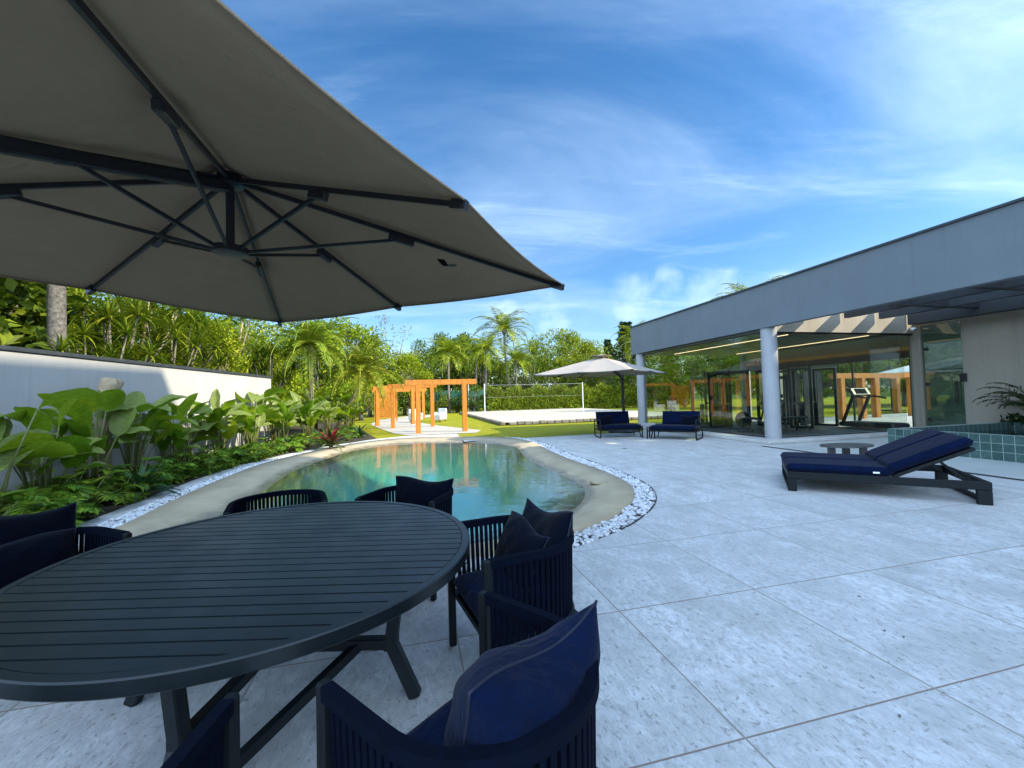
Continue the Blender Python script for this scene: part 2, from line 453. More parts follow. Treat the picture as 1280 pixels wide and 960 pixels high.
M['slab'] = simple('plinth stone', (0.48, 0.47, 0.44), 0.6, 0.10, 3, 0.15, 60)
M['ceiling'] = simple('ceiling paint', (0.20, 0.22, 0.19), 0.7, 0.03)
M['gymfloor'] = simple('rubber floor', (0.035, 0.037, 0.04), 0.5, 0.15, 20)
M['gymwhite'] = simple('pale floor strip', (0.55, 0.55, 0.53), 0.4, 0.05)
M['glass'] = glassmat('window glass', (0.86, 0.91, 0.88), 0.0, 1.65, 1.0)
M['doorglass'] = glassmat('reflective door glass', (0.66, 0.76, 0.71), 0.0, 1.8, 1.3)
M['black'] = simple('black powder coat', (0.014, 0.015, 0.017), 0.42, 0.25, 14, 0.05, 200)
M['tablemetal'] = simple('charcoal aluminium', (0.007, 0.011, 0.013), 0.38, 0.2, 5, 0.06, 260, spec=0.36)
M['navyrope'] = simple('navy rope', (0.0014, 0.0034, 0.011), 0.85, 0.3, 30, 0.5, 420, spec=0.07)
M['navy'] = simple('navy outdoor fabric', (0.0022, 0.0085, 0.034), 0.9, 0.22, 9, 0.35, 500, spec=0.08)
M['navydark'] = simple('dark navy cushion fabric', (0.0022, 0.0045, 0.013), 0.9, 0.25, 9, 0.35, 500, spec=0.08)
def cloth(name, col):
    m, t, b, o = newmat(name); q = NT(t); p = q.obj()
    f = q.noise(p, 7, 5, 0.6); wv = q.noise(p, 420, 2, 0.5)
    wr = q.noise(q.mapping(p, rot=(0.4, 0.3, 0.6), sc=(1, 2.4, 1.3)), 6, 5, 0.55, 1.6); dent = q.noise(p, 3.2, 3, 0.5, 0.5)
    base = q.mix(q.ramp(f, 0.3, 0.7), tuple(c * .75 for c in col), tuple(c * 1.3 for c in col))
    base = q.mix(q.ramp(wv, 0.3, 0.7, 0.25, 0.0), base, tuple(c * .4 for c in col))
    q.link(base, b.inputs['Base Color']); b.inputs['Roughness'].default_value = 0.92; b.inputs['Specular IOR Level'].default_value = 0.06
    b.inputs['Sheen Weight'].default_value = 0.05
    h = q.math('ADD', q.math('ADD', q.math('MULTIPLY', wr, 1.0), q.math('MULTIPLY', dent, 1.1)), q.math('MULTIPLY', wv, 0.05))
    q.link(q.bump(h, 0.65, 0.022), b.inputs['Normal'])
    return m
M['navy'] = cloth('navy outdoor fabric', (0.0013, 0.0060, 0.027)); M['navydark'] = cloth('dark navy cushion fabric', (0.0012, 0.0030, 0.0095))
M['piping'] = simple('navy piping', (0.006, 0.010, 0.028), 0.7, 0.1)
M['tagwhite'] = simple('white cloth tag', (0.8, 0.8, 0.78), 0.8, 0.03)
M['frame'] = simple('graphite frame', (0.005, 0.007, 0.008), 0.5, 0.12, spec=0.22)
M['grey_table'] = simple('grey aluminium', (0.065, 0.066, 0.064), 0.5, 0.08)
M['white'] = simple('white paint', (0.80, 0.80, 0.78), 0.5, 0.04)
M['whitewicker'] = simple('white woven resin', (0.62, 0.61, 0.58), 0.7, 0.12, 40, 0.5, 120)
M['steel'] = simple('brushed steel', (0.55, 0.56, 0.58), 0.3, 0.1, 8, metal=1.0)
M['netwhite'] = simple('pale net tape', (0.28, 0.30, 0.27), 0.8, 0.05)
M['pebble'] = simple('white marble pebble', (0.56, 0.565, 0.575), 0.6, 0.35, 9, 0.2, 50)
M['edge'] = simple('dark garden edging', (0.03, 0.03, 0.032), 0.6, 0.2)
M['stone'] = simple('dark stone kerb', (0.17, 0.145, 0.11), 0.85, 0.45, 5, 0.8, 12)
M['bark'] = simple('grey bark', (0.17, 0.15, 0.12), 0.9, 0.4, 8, 0.8, 25, streak=(1, 1, 0.3))
M['barkpale'] = simple('pale tan bark', (0.36, 0.27, 0.16), 0.9, 0.3, 8, 0.7, 22)
M['barkdark'] = simple('blotched dark bark', (0.11, 0.10, 0.085), 0.9, 0.7, 14, 0.8, 20)
M['stem'] = simple('green stem', (0.12, 0.13, 0.03), 0.6, 0.3, 10)
M['stemdry'] = simple('dry brown stem', (0.15, 0.09, 0.04), 0.8, 0.4, 12)
M['led'] = None
def emis(name, col, st):
    m, t, b, o = newmat(name); b.inputs['Base Color'].default_value = (*col, 1)
    b.inputs['Emission Color'].default_value = (*col, 1); b.inputs['Emission Strength'].default_value = st
    return m
M['led'] = emis('warm led strip', (1.0, 0.72, 0.42), 1.3)
def woodmat():
    m, t, b, o = newmat('orange timber'); q = NT(t); p = q.obj()
    w = q.noise(q.mapping(p, sc=(9, 9, 0.8)), 3, 6, 0.65, 0.6)
    base = q.mix(q.ramp(w, 0.3, 0.7), (0.32, 0.095, 0.005), (0.64, 0.235, 0.013))
    k = q.ramp(q.noise(p, 5, 3, 0.5), 0.66, 0.74)
    base = q.mix(k, base, (0.12, 0.035, 0.01))
    q.link(base, b.inputs['Base Color']); b.inputs['Roughness'].default_value = 0.5
    q.link(q.bump(w, 0.3, 0.01), b.inputs['Normal'])
    return m
M['wood'] = woodmat()
def fabricmat(name, col, transl):
    m, t, b, o = newmat(name); q = NT(t); p = q.obj()
    w = q.noise(p, 2.2, 4, 0.6); wv = q.noise(p, 380, 2, 0.5)
    c = q.mix(q.ramp(w, 0.3, 0.7), tuple(x * 0.93 for x in col), tuple(x * 1.06 for x in col))
    q.link(c, b.inputs['Base Color']); b.inputs['Roughness'].default_value = 0.9; b.inputs['Specular IOR Level'].default_value = 0.1
    wr = q.noise(q.mapping(p, sc=(1, 1, 1)), 3.5, 3, 0.5, 1.2)
    q.link(q.bump(q.math('ADD', q.math('MULTIPLY', wv, 0.08), wr), 0.6, 0.03), b.inputs['Normal'])
    tr = q.n('ShaderNodeBsdfTranslucent'); q.link(c, tr.inputs[0])
    ms = q.n('ShaderNodeMixShader'); ms.inputs[0].default_value = transl
    q.link(b.outputs[0], ms.inputs[1]); q.link(tr.outputs[0], ms.inputs[2]); q.link(ms.outputs[0], o.inputs[0])
    return m
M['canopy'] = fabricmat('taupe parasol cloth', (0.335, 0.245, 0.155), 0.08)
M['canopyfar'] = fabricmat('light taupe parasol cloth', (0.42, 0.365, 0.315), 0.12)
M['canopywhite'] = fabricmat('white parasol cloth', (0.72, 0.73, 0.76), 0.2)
def watermat():
    m, t, b, o = newmat('pool water'); q = NT(t); t.nodes.remove(b)
    p = q.pos()
    w = q.math('ADD', q.noise(q.mapping(p, sc=(1, 2.0, 1)), 2.2, 3, 0.5, 0.4), q.math('MULTIPLY', q.noise(q.mapping(p, sc=(1, 1.8, 1)), 8, 2, 0.5), 0.16))
    bp = q.bump(w, 0.10, 0.035)
    tr = q.n('ShaderNodeBsdfTransparent'); tr.inputs[0].default_value = (0.97, 1, 0.99, 1)
    gl = q.n('ShaderNodeBsdfGlossy'); gl.inputs['Roughness'].default_value = 0.0; q.link(bp, gl.inputs['Normal'])
    ms = q.n('ShaderNodeMixShader'); q.link(schlick(q, 0.10, bp), ms.inputs[0])
    q.link(tr.outputs[0], ms.inputs[1]); q.link(gl.outputs[0], ms.inputs[2]); q.link(ms.outputs[0], o.inputs[0])
    va = q.n('ShaderNodeVolumeAbsorption'); va.inputs['Color'].default_value = (0.10, 0.82, 0.84, 1); va.inputs['Density'].default_value = 0.50
    q.link(va.outputs[0], o.inputs['Volume'])
    return m
M['water'] = watermat()
def spatile():
    m, t, b, o = newmat('green stone tile'); q = NT(t); p = q.obj()
    s = q.n('ShaderNodeSeparateXYZ'); q.link(p, s.inputs[0])
    T = 0.168
    def cell(v): return q.math('DIVIDE', v, T)
    hx = q.math('ADD', s.outputs[0], s.outputs[1])   # faces are axis aligned: one of the two is constant
    ux = cell(hx); uz = cell(s.outputs[2])
    fx = q.math('FRACT', ux); fz = q.math('FRACT', uz)
    e = q.math('MINIMUM', q.math('MINIMUM', fx, q.math('SUBTRACT', 1.0, fx)), q.math('MINIMUM', fz, q.math('SUBTRACT', 1.0, fz)))
    g = q.ramp(e, 0.018, 0.034, 1, 0)
    idv = q.n('ShaderNodeCombineXYZ'); q.link(q.math('FLOOR', ux), idv.inputs[0]); q.link(q.math('FLOOR', uz), idv.inputs[1])
    wn = q.n('ShaderNodeTexWhiteNoise'); q.link(idv.outputs[0], wn.inputs['Vector'])
    n = q.noise(p, 16, 5, 0.65, 0.4)
    base = q.mix(wn.outputs['Value'], (0.035, 0.085, 0.075), (0.085, 0.155, 0.14))
    base = q.mix(q.ramp(n, 0.35, 0.7, 0.6, 0), base, (0.02, 0.05, 0.05))
    base = q.mix(g, base, (0.32, 0.37, 0.34))
    q.link(base, b.inputs['Base Color']); b.inputs['Roughness'].default_value = 0.35
    q.link(q.bump(q.math('SUBTRACT', n, g), 0.25, 0.005), b.inputs['Normal'])
    return m
M['spatile'] = spatile()
def muralmat():
    m, t, b, o = newmat('sunset mural'); q = NT(t); p = q.obj()
    s = q.n('ShaderNodeSeparateXYZ'); q.link(p, s.inputs[0])
    z = q.math('ADD', s.outputs[2], q.ramp(q.noise(q.mapping(p, sc=(0.3, 0.3, 2)), 2.0, 4, 0.6), 0, 1, -0.06, 0.06))
    cr = q.n('ShaderNodeValToRGB'); q.link(q.ramp(z, 2.40, 3.22), cr.inputs[0])
    el = cr.color_ramp.elements
    el[0].position = 0; el[0].color = (0.05, 0.03, 0.02, 1); el[1].position = 1; el[1].color = (0.50, 0.55, 0.48, 1)
    for pz, c in ((0.22, (0.09, 0.05, 0.03)), (0.30, (0.13, 0.055, 0.02)), (0.40, (0.85, 0.40, 0.07)), (0.55, (0.34, 0.27, 0.16))):
        e = el.new(pz); e.color = (*c, 1)
    q.link(cr.outputs[0], b.inputs['Base Color']); b.inputs['Roughness'].default_value = 0.6
    return m
M['mural'] = muralmat()
M['net'] = glassmat('net mesh', (0.72, 0.75, 0.74), 0.6, 1.05)
M['netgreen'] = simple('green windbreak mesh', (0.02, 0.10, 0.06), 0.8, 0.2)
# foliage
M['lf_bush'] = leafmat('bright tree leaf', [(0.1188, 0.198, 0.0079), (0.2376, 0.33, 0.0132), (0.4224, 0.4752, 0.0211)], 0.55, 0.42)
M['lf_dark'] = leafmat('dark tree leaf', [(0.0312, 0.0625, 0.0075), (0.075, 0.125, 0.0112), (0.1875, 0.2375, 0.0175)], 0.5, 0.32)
M['lf_mid'] = leafmat('mid tree leaf', [(0.0715, 0.1287, 0.0086), (0.1716, 0.2431, 0.0129), (0.3575, 0.4004, 0.02)], 0.5, 0.38)
M['lf_blue'] = leafmat('conifer needle', [(0.012, 0.035, 0.014), (0.025, 0.055, 0.02), (0.045, 0.08, 0.02)], 0.6, 0.15)
M['lf_dead'] = leafmat('thin grey twig leaf', [(0.12, 0.10, 0.05), (0.17, 0.14, 0.07), (0.20, 0.18, 0.08)], 0.7, 0.2)
M['lf_palm'] = leafmat('palm leaflet', [(0.096, 0.156, 0.0096), (0.216, 0.288, 0.0144), (0.408, 0.432, 0.024)], 0.4, 0.38, yellow=0.12)
M['lf_phoenix'] = leafmat('date palm leaflet', [(0.108, 0.168, 0.012), (0.216, 0.282, 0.0216), (0.36, 0.396, 0.036)], 0.45, 0.35)
M['lf_drac'] = leafmat('strap leaf', [(0.04, 0.08, 0.008), (0.11, 0.17, 0.010), (0.24, 0.28, 0.016)], 0.38, 0.34)
M['lf_big'] = leafmat('large paddle leaf', [(0.1104, 0.2346, 0.0138), (0.2484, 0.4002, 0.0193), (0.4968, 0.5796, 0.0248)], 0.33, 0.45, under=(0.28, 0.34, 0.09), yellow=0.2)
M['lf_fern'] = leafmat('lobed leaf', [(0.0375, 0.105, 0.012), (0.105, 0.21, 0.018), (0.24, 0.33, 0.024)], 0.4, 0.32)
M['lf_brom'] = leafmat('bromeliad leaf', [(0.015, 0.05, 0.022), (0.03, 0.075, 0.028), (0.045, 0.095, 0.03)], 0.3, 0.15)
M['lf_red'] = leafmat('red bromeliad leaf', [(0.22, 0.012, 0.022), (0.30, 0.02, 0.03), (0.12, 0.02, 0.02)], 0.35, 0.2)
M['lf_redgreen'] = leafmat('maroon green bromeliad leaf', [(0.05, 0.03, 0.025), (0.06, 0.09, 0.03), (0.12, 0.14, 0.06)], 0.35, 0.2)
M['lf_hedge'] = leafmat('hedge leaf', [(0.1035, 0.1495, 0.0092), (0.184, 0.2415, 0.0138), (0.3335, 0.3565, 0.023)], 0.5, 0.35)
M['lf_areca'] = leafmat('areca leaflet', [(0.010, 0.028, 0.010), (0.018, 0.045, 0.012), (0.035, 0.07, 0.016)], 0.4, 0.2)  # dark green of the areca palm's own leaves

# ------------------------------------------------------------ pool outline
WATER = [(-4.20,4.95),(-4.15,5.75),(-4.30,7.0),(-4.70,8.3),(-5.05,9.8),(-5.10,11.3),(-5.05,13.2),(-4.4,14.6),(-3.3,14.95),(-2.0,14.75),(-0.75,14.1),(-0.05,13.3),(0.14,12.3),(0.30,10.6),(0.66,9.1),(0.96,8.05),(1.14,7.2),(1.06,6.5),(0.78,5.75),(0.25,5.0),(-0.7,4.45),(-1.9,4.2),(-3.1,4.2),(-3.9,4.45)]
COPE = [(-4.72,4.75),(-5.05,5.75),(-5.45,7.0),(-5.85,8.6),(-6.15,10.3),(-6.1,12.0),(-5.75,14.0),(-4.9,15.6),(-3.7,16.25),(-2.2,16.15),(-0.9,15.7),(0.05,14.9),(0.62,13.4),(0.98,11.2),(1.30,9.6),(1.68,8.2),(1.86,7.0),(1.74,6.15),(1.36,5.40),(0.80,4.75),(-0.3,4.0),(-1.8,3.7),(-3.3,3.75),(-4.3,4.1)]
PEBB = [(-5.25,4.75),(-5.42,5.75),(-5.80,7.0),(-6.20,8.6),(-6.45,10.4),(-6.35,12.1),(-5.95,14.2),(-5.02,15.8),(-3.7,16.42),(-2.2,16.32),(-0.85,15.95),(0.35,15.25),(0.98,13.5),(1.36,11.2),(1.66,9.8),(2.02,8.3),(2.18,7.05),(2.04,6.1),(1.62,5.25),(0.95,4.48),(-0.2,3.72),(-1.8,3.42),(-3.4,3.45),(-4.7,3.9)]
def spline(pts, k=8):
    n = len(pts); outp = []
    for i in range(n):
        p0, p1, p2, p3 = [np.array(pts[(i + d) % n]) for d in (-1, 0, 1, 2)]
        for j in range(k):
            t = j / k
            outp.append(0.5 * ((2 * p1) + (-p0 + p2) * t + (2 * p0 - 5 * p1 + 4 * p2 - p3) * t * t + (-p0 + 3 * p1 - 3 * p2 + p3) * t ** 3))
    return [tuple(p) for p in outp]
wl, cl_, pl = spline(WATER), spline(COPE), spline(PEBB)
NP = len(wl)
PC = np.array((-2.0, 9.3))
def ring_shrink(loop, d):       # move each point inwards along the local normal
    r = []
    for i in range(len(loop)):
        a = np.array(loop[i - 3]); b = np.array(loop[(i + 3) % len(loop)]); t = b - a; t /= np.linalg.norm(t) + 1e-9
        nrm = np.array((-t[1], t[0]))
        c = np.array(loop[i])
        if np.dot(nrm, PC - c) < 0: nrm = -nrm
        r.append(tuple(c + nrm * d))
    return r
def toward(loop, k): return [tuple(PC + (np.array(p) - PC) * k) for p in loop]
def loops_mesh(mb, loops, zs, cap=True):
    vs = []; fs = []; n = len(loops[0])
    for L, z in zip(loops, zs): vs += [(p[0], p[1], z) for p in L]
    for k in range(len(loops) - 1):
        for i in range(n): fs.append((k * n + i, k * n + (i + 1) % n, (k + 1) * n + (i + 1) % n, (k + 1) * n + i))
    if cap:
        c = len(vs); vs.append((*PC, zs[-1])); b = (len(loops) - 1) * n
        for i in range(n): fs.append((b + i, b + (i + 1) % n, c))
    mb.add(vs, fs)
def sheet_with_hole(name, outer, hole, z, mat):
    import bmesh
    bm = bmesh.new(); edges = []
    for L in (outer, hole):
        vv = [bm.verts.new((p[0], p[1], z)) for p in L]
        edges += [bm.edges.new((vv[i], vv[(i + 1) % len(vv)])) for i in range(len(vv))]
    bmesh.ops.triangle_fill(bm, use_beauty=True, use_dissolve=False, edges=edges, normal=(0, 0, 1))
    for f in bm.faces:
        if f.normal.z < 0: f.normal_flip()
    me = bpy.data.meshes.new(name); bm.to_mesh(me); bm.free(); me.materials.append(mat)
    o = bpy.data.objects.new(name, me); COL.objects.link(o)
    return tag(o, kind='structure')

# ground, terrace, paths
big = [(-700, -700), (700, -700), (700, 1200), (-700, 1200)]
sheet_with_hole('ground', big, cl_, -0.02, M['field'])
def line_uv(*pts): return [tuple(W(u, v)[:2]) for u, v in pts]
terr_outer = [(-7.0, -30), (34, -30)] + line_uv((-16, 26), (7.7, 26), (7.7, -0.3), (6.0, -0.5), (5.05, -1.2), (4.9, -4.0), (4.7, -8.3)) + [(-2.4, 17.9), (-4.4, 17.6), (-5.4, 16.6), (-6.3, 14.6), (-6.75, 12.2), (-6.8, 10.4), (-6.5, 8.6), (-6.1, 7.0), (-5.75, 5.8), (-5.6, 4.5), (-6.0, 2.0)]
sheet_with_hole('terrace', terr_outer, [p for p in pl], 0.0, M['tile'])
mb = MB(); loops_mesh(mb, [pl, cl_], [-0.012, -0.012], cap=False); struct('pebble_bed', mb, M['soil'])
# coping: a rounded beach that runs down under the water into the basin
w1 = ring_shrink(wl, 0.0)
half = [tuple((np.array(a) + np.array(b)) / 2) for a, b in zip(cl_, wl)]
mb = MB()
loops_mesh(mb, [cl_, cl_, half, wl, toward(wl, 0.95), toward(wl, 0.90), toward(wl, 0.82), toward(wl, 0.74), toward(wl, 0.65), toward(wl, 0.55), toward(wl, 0.30)], [-0.03, 0.045, 0.035, -0.055, -0.10, -0.17, -0.38, -0.62, -0.90, -1.15, -1.4])
struct('pool_basin', mb, M['coping'], True)
mb = MB()
loops_mesh(mb, [toward(wl, 0.30), toward(wl, 0.55), toward(wl, 0.74), toward(wl, 0.90), toward(wl, 1.004)], [-1.36, -1.11, -0.585, -0.135, -0.048], cap=False)
c = len(mb.v)
n = NP
mb.v.append((*PC, -1.36)); mb.v.append((*PC, -0.047))
for i in range(n):
    mb.f.append(((i + 1) % n, i, c)); mb.mi.append(0)
    mb.f.append((4 * n + i, 4 * n + (i + 1) % n, c + 1)); mb.mi.append(0)
struct('pool_water', mb, M['water'])
# soil bed on the left, lawn, path, court
mb = MB(); mb.add([(x, y, 0.012) for x, y in [(-7.6, 1.0), (-6.0, 2.0), (-5.6, 4.5), (-5.75, 5.8), (-6.1, 7.0), (-6.5, 8.6), (-6.8, 10.4), (-6.75, 12.2), (-6.3, 14.6), (-5.4, 16.6), (-6.2, 18.2), (-8.0, 22), (-12.5, 30), (-22, 34), (-14, 14), (-9, 3)]], [tuple(range(16))])
struct('planting_bed_soil', mb, M['soil'])
mb = MB(); mb.add([(x, y, -0.012) for x, y in [(-60, 16), (-6, 16.0), (2, 15.2)] + line_uv((3, -0.6), (7.0, 0.5), (7.0, 60), (70, 60)) + [(-60, 80)]], [tuple(range(8))])
struct('lawn', mb, M['lawn'])
mb = MB(); mb.add([(x, y, 0.004) for x, y in [(-4.45, 17.8), (-1.6, 18.2), (-1.5, 19.6), (-4.0, 23.4), (-6.2, 27.5), (-7.6, 32), (-6.5, 38), (-7.2, 41), (-9.5, 41), (-10.5, 33), (-9.2, 27.0), (-7.2, 22.6), (-5.3, 18.8)]], [tuple(range(13))])
struct('garden_path', mb, M['path'])
CO = Vector((-0.52, 22.35, 0))
def CW(a, b, z=0.0): return CO + UD * a + VD * b + Vector((0, 0, z))
mb = MB(); mb.add([CW(0.2, 0.2, 0.14), CW(0.2, 13, 0.14), CW(19.5, 13, 0.14), CW(19.5, 0.2, 0.14)], [(0, 1, 2, 3)])
struct('sand_court', mb, M['sand'])
kerb = empty('stone_kerb', CO, YAW_V, 'low dark stone kerb around the raised sand court on the lawn', 'kerb')
def kerb_run(x0, y0, x1, y1):
    mb = MB(); L = math.hypot(x1 - x0, y1 - y0); k = int(L / 0.42); r2 = random.Random(int(L * 10))
    for i in range(k):
        t = (i + .5) / k
        mb.box((x0 + (x1 - x0) * t, y0 + (y1 - y0) * t, 0.085 + r2.uniform(-.012, .016)), ((0.40 if x1 != x0 else 0.26) * r2.uniform(.95, 1.0), (0.40 if y1 != y0 else 0.26) * r2.uniform(.95, 1), 0.17 * r2.uniform(.92, 1.15)),
               Matrix.Rotation(r2.uniform(-.05, .05), 3, 'Z'), 0.035)
    mb.build('kerb_side', M['stone'], kerb)
kerb_run(0.3, 0, 13, 0); kerb_run(0, 0, 0, 19.6); kerb_run(0.3, 19.6, 13, 19.6)

# pebbles round the pool
mb = MB(); r2 = random.Random(3)
ico = []
ph = (1 + 5 ** .5) / 2
for a, b in ((1, ph), (-1, ph), (1, -ph), (-1, -ph)): ico += [(0, a, b), (a, b, 0), (b, 0, a)]
ico = [Vector(p).normalized() for p in ico]
icf = [(i, j, k) for i in range(12) for j in range(i + 1, 12) for k in range(j + 1, 12)
       if all((ico[x] - ico[y]).length < 1.1 for x, y in ((i, j), (j, k), (i, k)))]
icf = [f if (ico[f[1]] - ico[f[0]]).cross(ico[f[2]] - ico[f[0]]).dot(ico[f[0]]) > 0 else (f[0], f[2], f[1]) for f in icf]
for i in range(NP):
    a, b = np.array(cl_[i]), np.array(pl[i]); a2, b2 = np.array(cl_[(i + 1) % NP]), np.array(pl[(i + 1) % NP])
    area = np.linalg.norm(a2 - a) * np.linalg.norm(b - a)
    near = a[1] < 11
    for _ in range(int(area * (640 if near else 460)) + 1):
        s, t = r2.random(), r2.random()
        p = (a * (1 - s) + a2 * s) * (1 - t) + (b * (1 - s) + b2 * s) * t
        sz = r2.uniform(0.016, 0.034)
        R3 = Matrix.Rotation(r2.random() * 6.3, 3, 'Z') @ Matrix.Rotation(r2.uniform(-.6, .6), 3, 'X')
        sc = Vector((sz * 1.35, sz, sz * .7)); z = -0.012 + r2.random() * 0.020
        mb.add([Vector((p[0], p[1], z)) + R3 @ Vector((q.x * sc.x * r2.uniform(.8, 1.15), q.y * sc.y, q.z * sc.z)) for q in ico], icf)
tag(mb.build('pebbles', M['pebble'], None, True), 'band of white pebbles around the sandy pool edge', 'pebbles', None, 'stuff')
mb = MB()
seg = [p for p in pl if p[0] > -0.6 and p[1] > 4.6]
mb.tube([(p[0], p[1], 0.006) for p in seg], 0.010, 6)
tag(mb.build('garden_edging', M['edge']), 'thin dark edging strip between white pebbles and terrace tiles', 'edging')
# round skimmer lid on the coping
mb = MB(); mb.tube([(1.42, 7.13, 0.02), (1.42, 7.13, 0.050), (1.42, 7.13, 0.052)], [0.15, 0.15, 0.135], 28)
tag(mb.build('skimmer_lid', M['coping'], None, False), 'round sand coloured lid set in the pool coping', 'lid')

# ------------------------------------------------------------ boundary wall (left)
wd = Vector((-0.1194, 1, 0)).normalized(); wn_ = Vector((-wd.y, wd.x, 0))
wbase = Vector((-7.81, 6.4, 0))
def WL(s, off=0.0, z=0.0): return wbase + wd * s + wn_ * off + Vector((0, 0, z))
wall = empty('boundary_wall', WL(0), math.atan2(wd.y, wd.x), 'long white rendered garden wall with dark coping behind the big leaf plants', 'wall')
mb = MB(); mb.box((-1.5, 0.1, 1.21), (21.2, 0.2, 2.44), None, 0.01); mb.build('wall_body', M['wallpaint'], wall)
mb = MB(); mb.box((-1.5, 0.1, 2.47), (21.3, 0.27, 0.07), None, 0.006); mb.build('wall_coping', M['coping_dark'], wall)
mb = MB(); r2 = random.Random(5)
mb.tube([WL(1.25, -0.42, 0.0), WL(1.27, -0.42, 1.0), WL(1.30, -0.40, 1.55), WL(1.35, -0.44, 1.88), WL(1.38, -0.45, 2.05)], [0.13, 0.12, 0.12, 0.15, 0.12], 9)
mb.tube([WL(1.30, -0.40, 1.5), WL(1.48, -0.45, 1.90), WL(1.58, -0.46, 2.0)], [0.09, 0.1, 0.085], 7)
tag(mb.build('cut_stump', M['barkpale'], None, True), 'pale sawn tree stump standing against the white wall above the leaves', 'stump')

# ------------------------------------------------------------ tall unseen house at the right, sized to cast the terrace shade
house = empty('unseen_house', (12.0, 4.85, 0), 0.14, 'tall plain rendered house, unseen at the right, sized to shade the terrace', 'house')
mb = MB(); mb.box((14, -12, 8), (28, 24, 16)); mb.build('wall', M['render'], house)
mb = MB(); mb.box((14, -12, 16.1), (28.3, 24.3, 0.2)); mb.build('roof', M['beamdark'], house)
for k in range(3):
    for j in range(3):
        mb = MB(); mb.box((-0.03, -4 - 7.5 * j, 2.0 + 5.0 * k), (0.09, 2.6, 2.2)); f = mb.build('window', M['coping_dark'], house)
        mb = MB(); mb.box((-0.085, -4 - 7.5 * j, 2.0 + 5.0 * k), (0.02, 2.4, 2.0)); mb.build('pane', M['doorglass'], f)
# ------------------------------------------------------------ gym pavilion
gym = empty('gym_pavilion', C0, YAW_V - 0.0, 'long grey flat roofed glass gym pavilion with round columns and beamed porch', 'building')
# local frame: x = v, y = u
L = 8.82; D = 5.65
mb = MB(); mb.box((2.75, 3.55, 0.05), (6.6, 7.9, 0.10), None, 0.02); mb.build('plinth', M['slab'], gym)
mb = MB(); mb.box((2.9, 3.7, 0.108), (5.2, 6.6, 0.012)); mb.build('rubber_floor', M['gymfloor'], gym)
mb = MB(); mb.box((5.1, 3.65, 0.118), (0.55, 7.1, 0.012)); mb.build('floor_strip', M['gymwhite'], gym)
def column(x, y, z1=3.32):
    mb = MB(); mb.tube([(x, y, 0.095), (x, y, z1)], 0.21, 32); mb.build('column', M['column'], gym, auto=40)
column(0.12, 0.12); column(0.12, 7.1); column(5.75, 7.1); column(0.12, -10.2)
mb = MB()
mb.box((-0.02, -1.55, 3.93), (0.20, 18.1, 1.24)); mb.build('fascia', M['render'], gym)
mb = MB(); mb.box((2.95, 7.39, 3.93), (5.70, 0.20, 1.24)); mb.box((5.90, 3.67, 3.93), (0.2, 7.2, 1.24)); mb.build('rear_fascia', M['render'], gym)
mb = MB(); mb.box((-0.03, -1.55, 4.573), (0.28, 18.16, 0.045)); mb.box((2.95, 7.39, 4.573), (5.6, 0.27, 0.043)); mb.build('roof_flashing', M['coping_dark'], gym)
mb = MB(); mb.box((2.93, 3.68, 4.27), (5.72, 7.18, 0.30)); mb.build('roof', M['render'], gym)
mb = MB(); mb.box((2.93, 3.72, 3.265), (5.70, 7.06, 0.06)); mb.build('ceiling', M['ceiling'], gym)
mb = MB(); mb.box((2.93, 0.075, 3.65), (5.66, 0.15, 0.90)); mb.build('porch_wall', M['concrete'], gym)
mb = MB(); mb.box((2.93, 0.07, 3.165), (5.60, 0.07, 0.05)); mb.box((0.10, 3.6, 3.23), (0.07, 6.6, 0.05)); mb.build('glass_header', M['black'], gym)
mb = MB(); mb.box((2.93, 0.07, 0.115), (5.4, 0.05, 0.03)); mb.box((0.10, 3.6, 0.115), (0.05, 6.6, 0.03)); mb.build('glass_sill', M['black'], gym)
def pane(x0, x1, y0, y1, z0=0.13, z1=3.14):
    mb = MB(); mb.box(((x0 + x1) / 2, (y0 + y1) / 2, (z0 + z1) / 2), (max(0.012, x1 - x0), max(0.012, y1 - y0), z1 - z0)); mb.build('glass_pane', M['glass'], gym)
xs = [0.34, 1.42, 2.50, 3.58, 4.66, 5.64]
for a, b in zip(xs[:-1], xs[1:]): pane(a + .006, b - .006, 0.07, 0.07)
ys = [0.34, 2.0, 3.65, 5.3, 6.88]
for a, b in zip(ys[:-1], ys[1:]): pane(0.10, 0.10, a + .006, b - .006, z1=3.20)
for a, b in zip(xs[:-1], xs[1:]): pane(a + .006, b - .006, 7.15, 7.15, z1=3.22)
for a, b in zip(ys[:-1], ys[1:]): pane(D + .05, D + .05, a + .006, b - .006, z1=2.40)
for y in (0.16, 2.0, 3.65, 5.3):
    mb = MB(); mb.box((D + 0.05, y, 1.26), (0.05, 0.05, 2.3)); mb.build('mullion', M['black'], gym)
mb = MB(); mb.box((D + 0.10, 5.2, 1.7), (0.16, 0.20, 3.1)); mb.build('pier', M['column'], gym)
mb = MB(); mb.box((D + 0.06, 3.62, 2.83), (0.12, 6.9, 0.80)); mu = mb.build('mural', M['mural'], gym)
for yy, hh in ((6.35, .30), (6.10, .31)):       # two small figures painted on the mural
    mb = MB(); b0 = 2.62
    for q in (-1, 1): mb.box((D - 0.006, yy + q * 0.022, b0 + hh * .22), (0.006, 0.028, hh * .44))
    mb.box((D - 0.006, yy, b0 + hh * .62), (0.006, 0.085, hh * .40), None, 0.002); mb.sphere((D - 0.006, yy, b0 + hh * .91), 0.034, 10, 8, (0.12, 1, 1.1))
    mb.build('painted_figure', M['black'], mu)
for x in (1.45, 4.75):
    mb = MB(); mb.box((x, 3.6, 3.228), (0.03, 5.8, 0.02)); mb.build('led_strip', M['led'], gym)
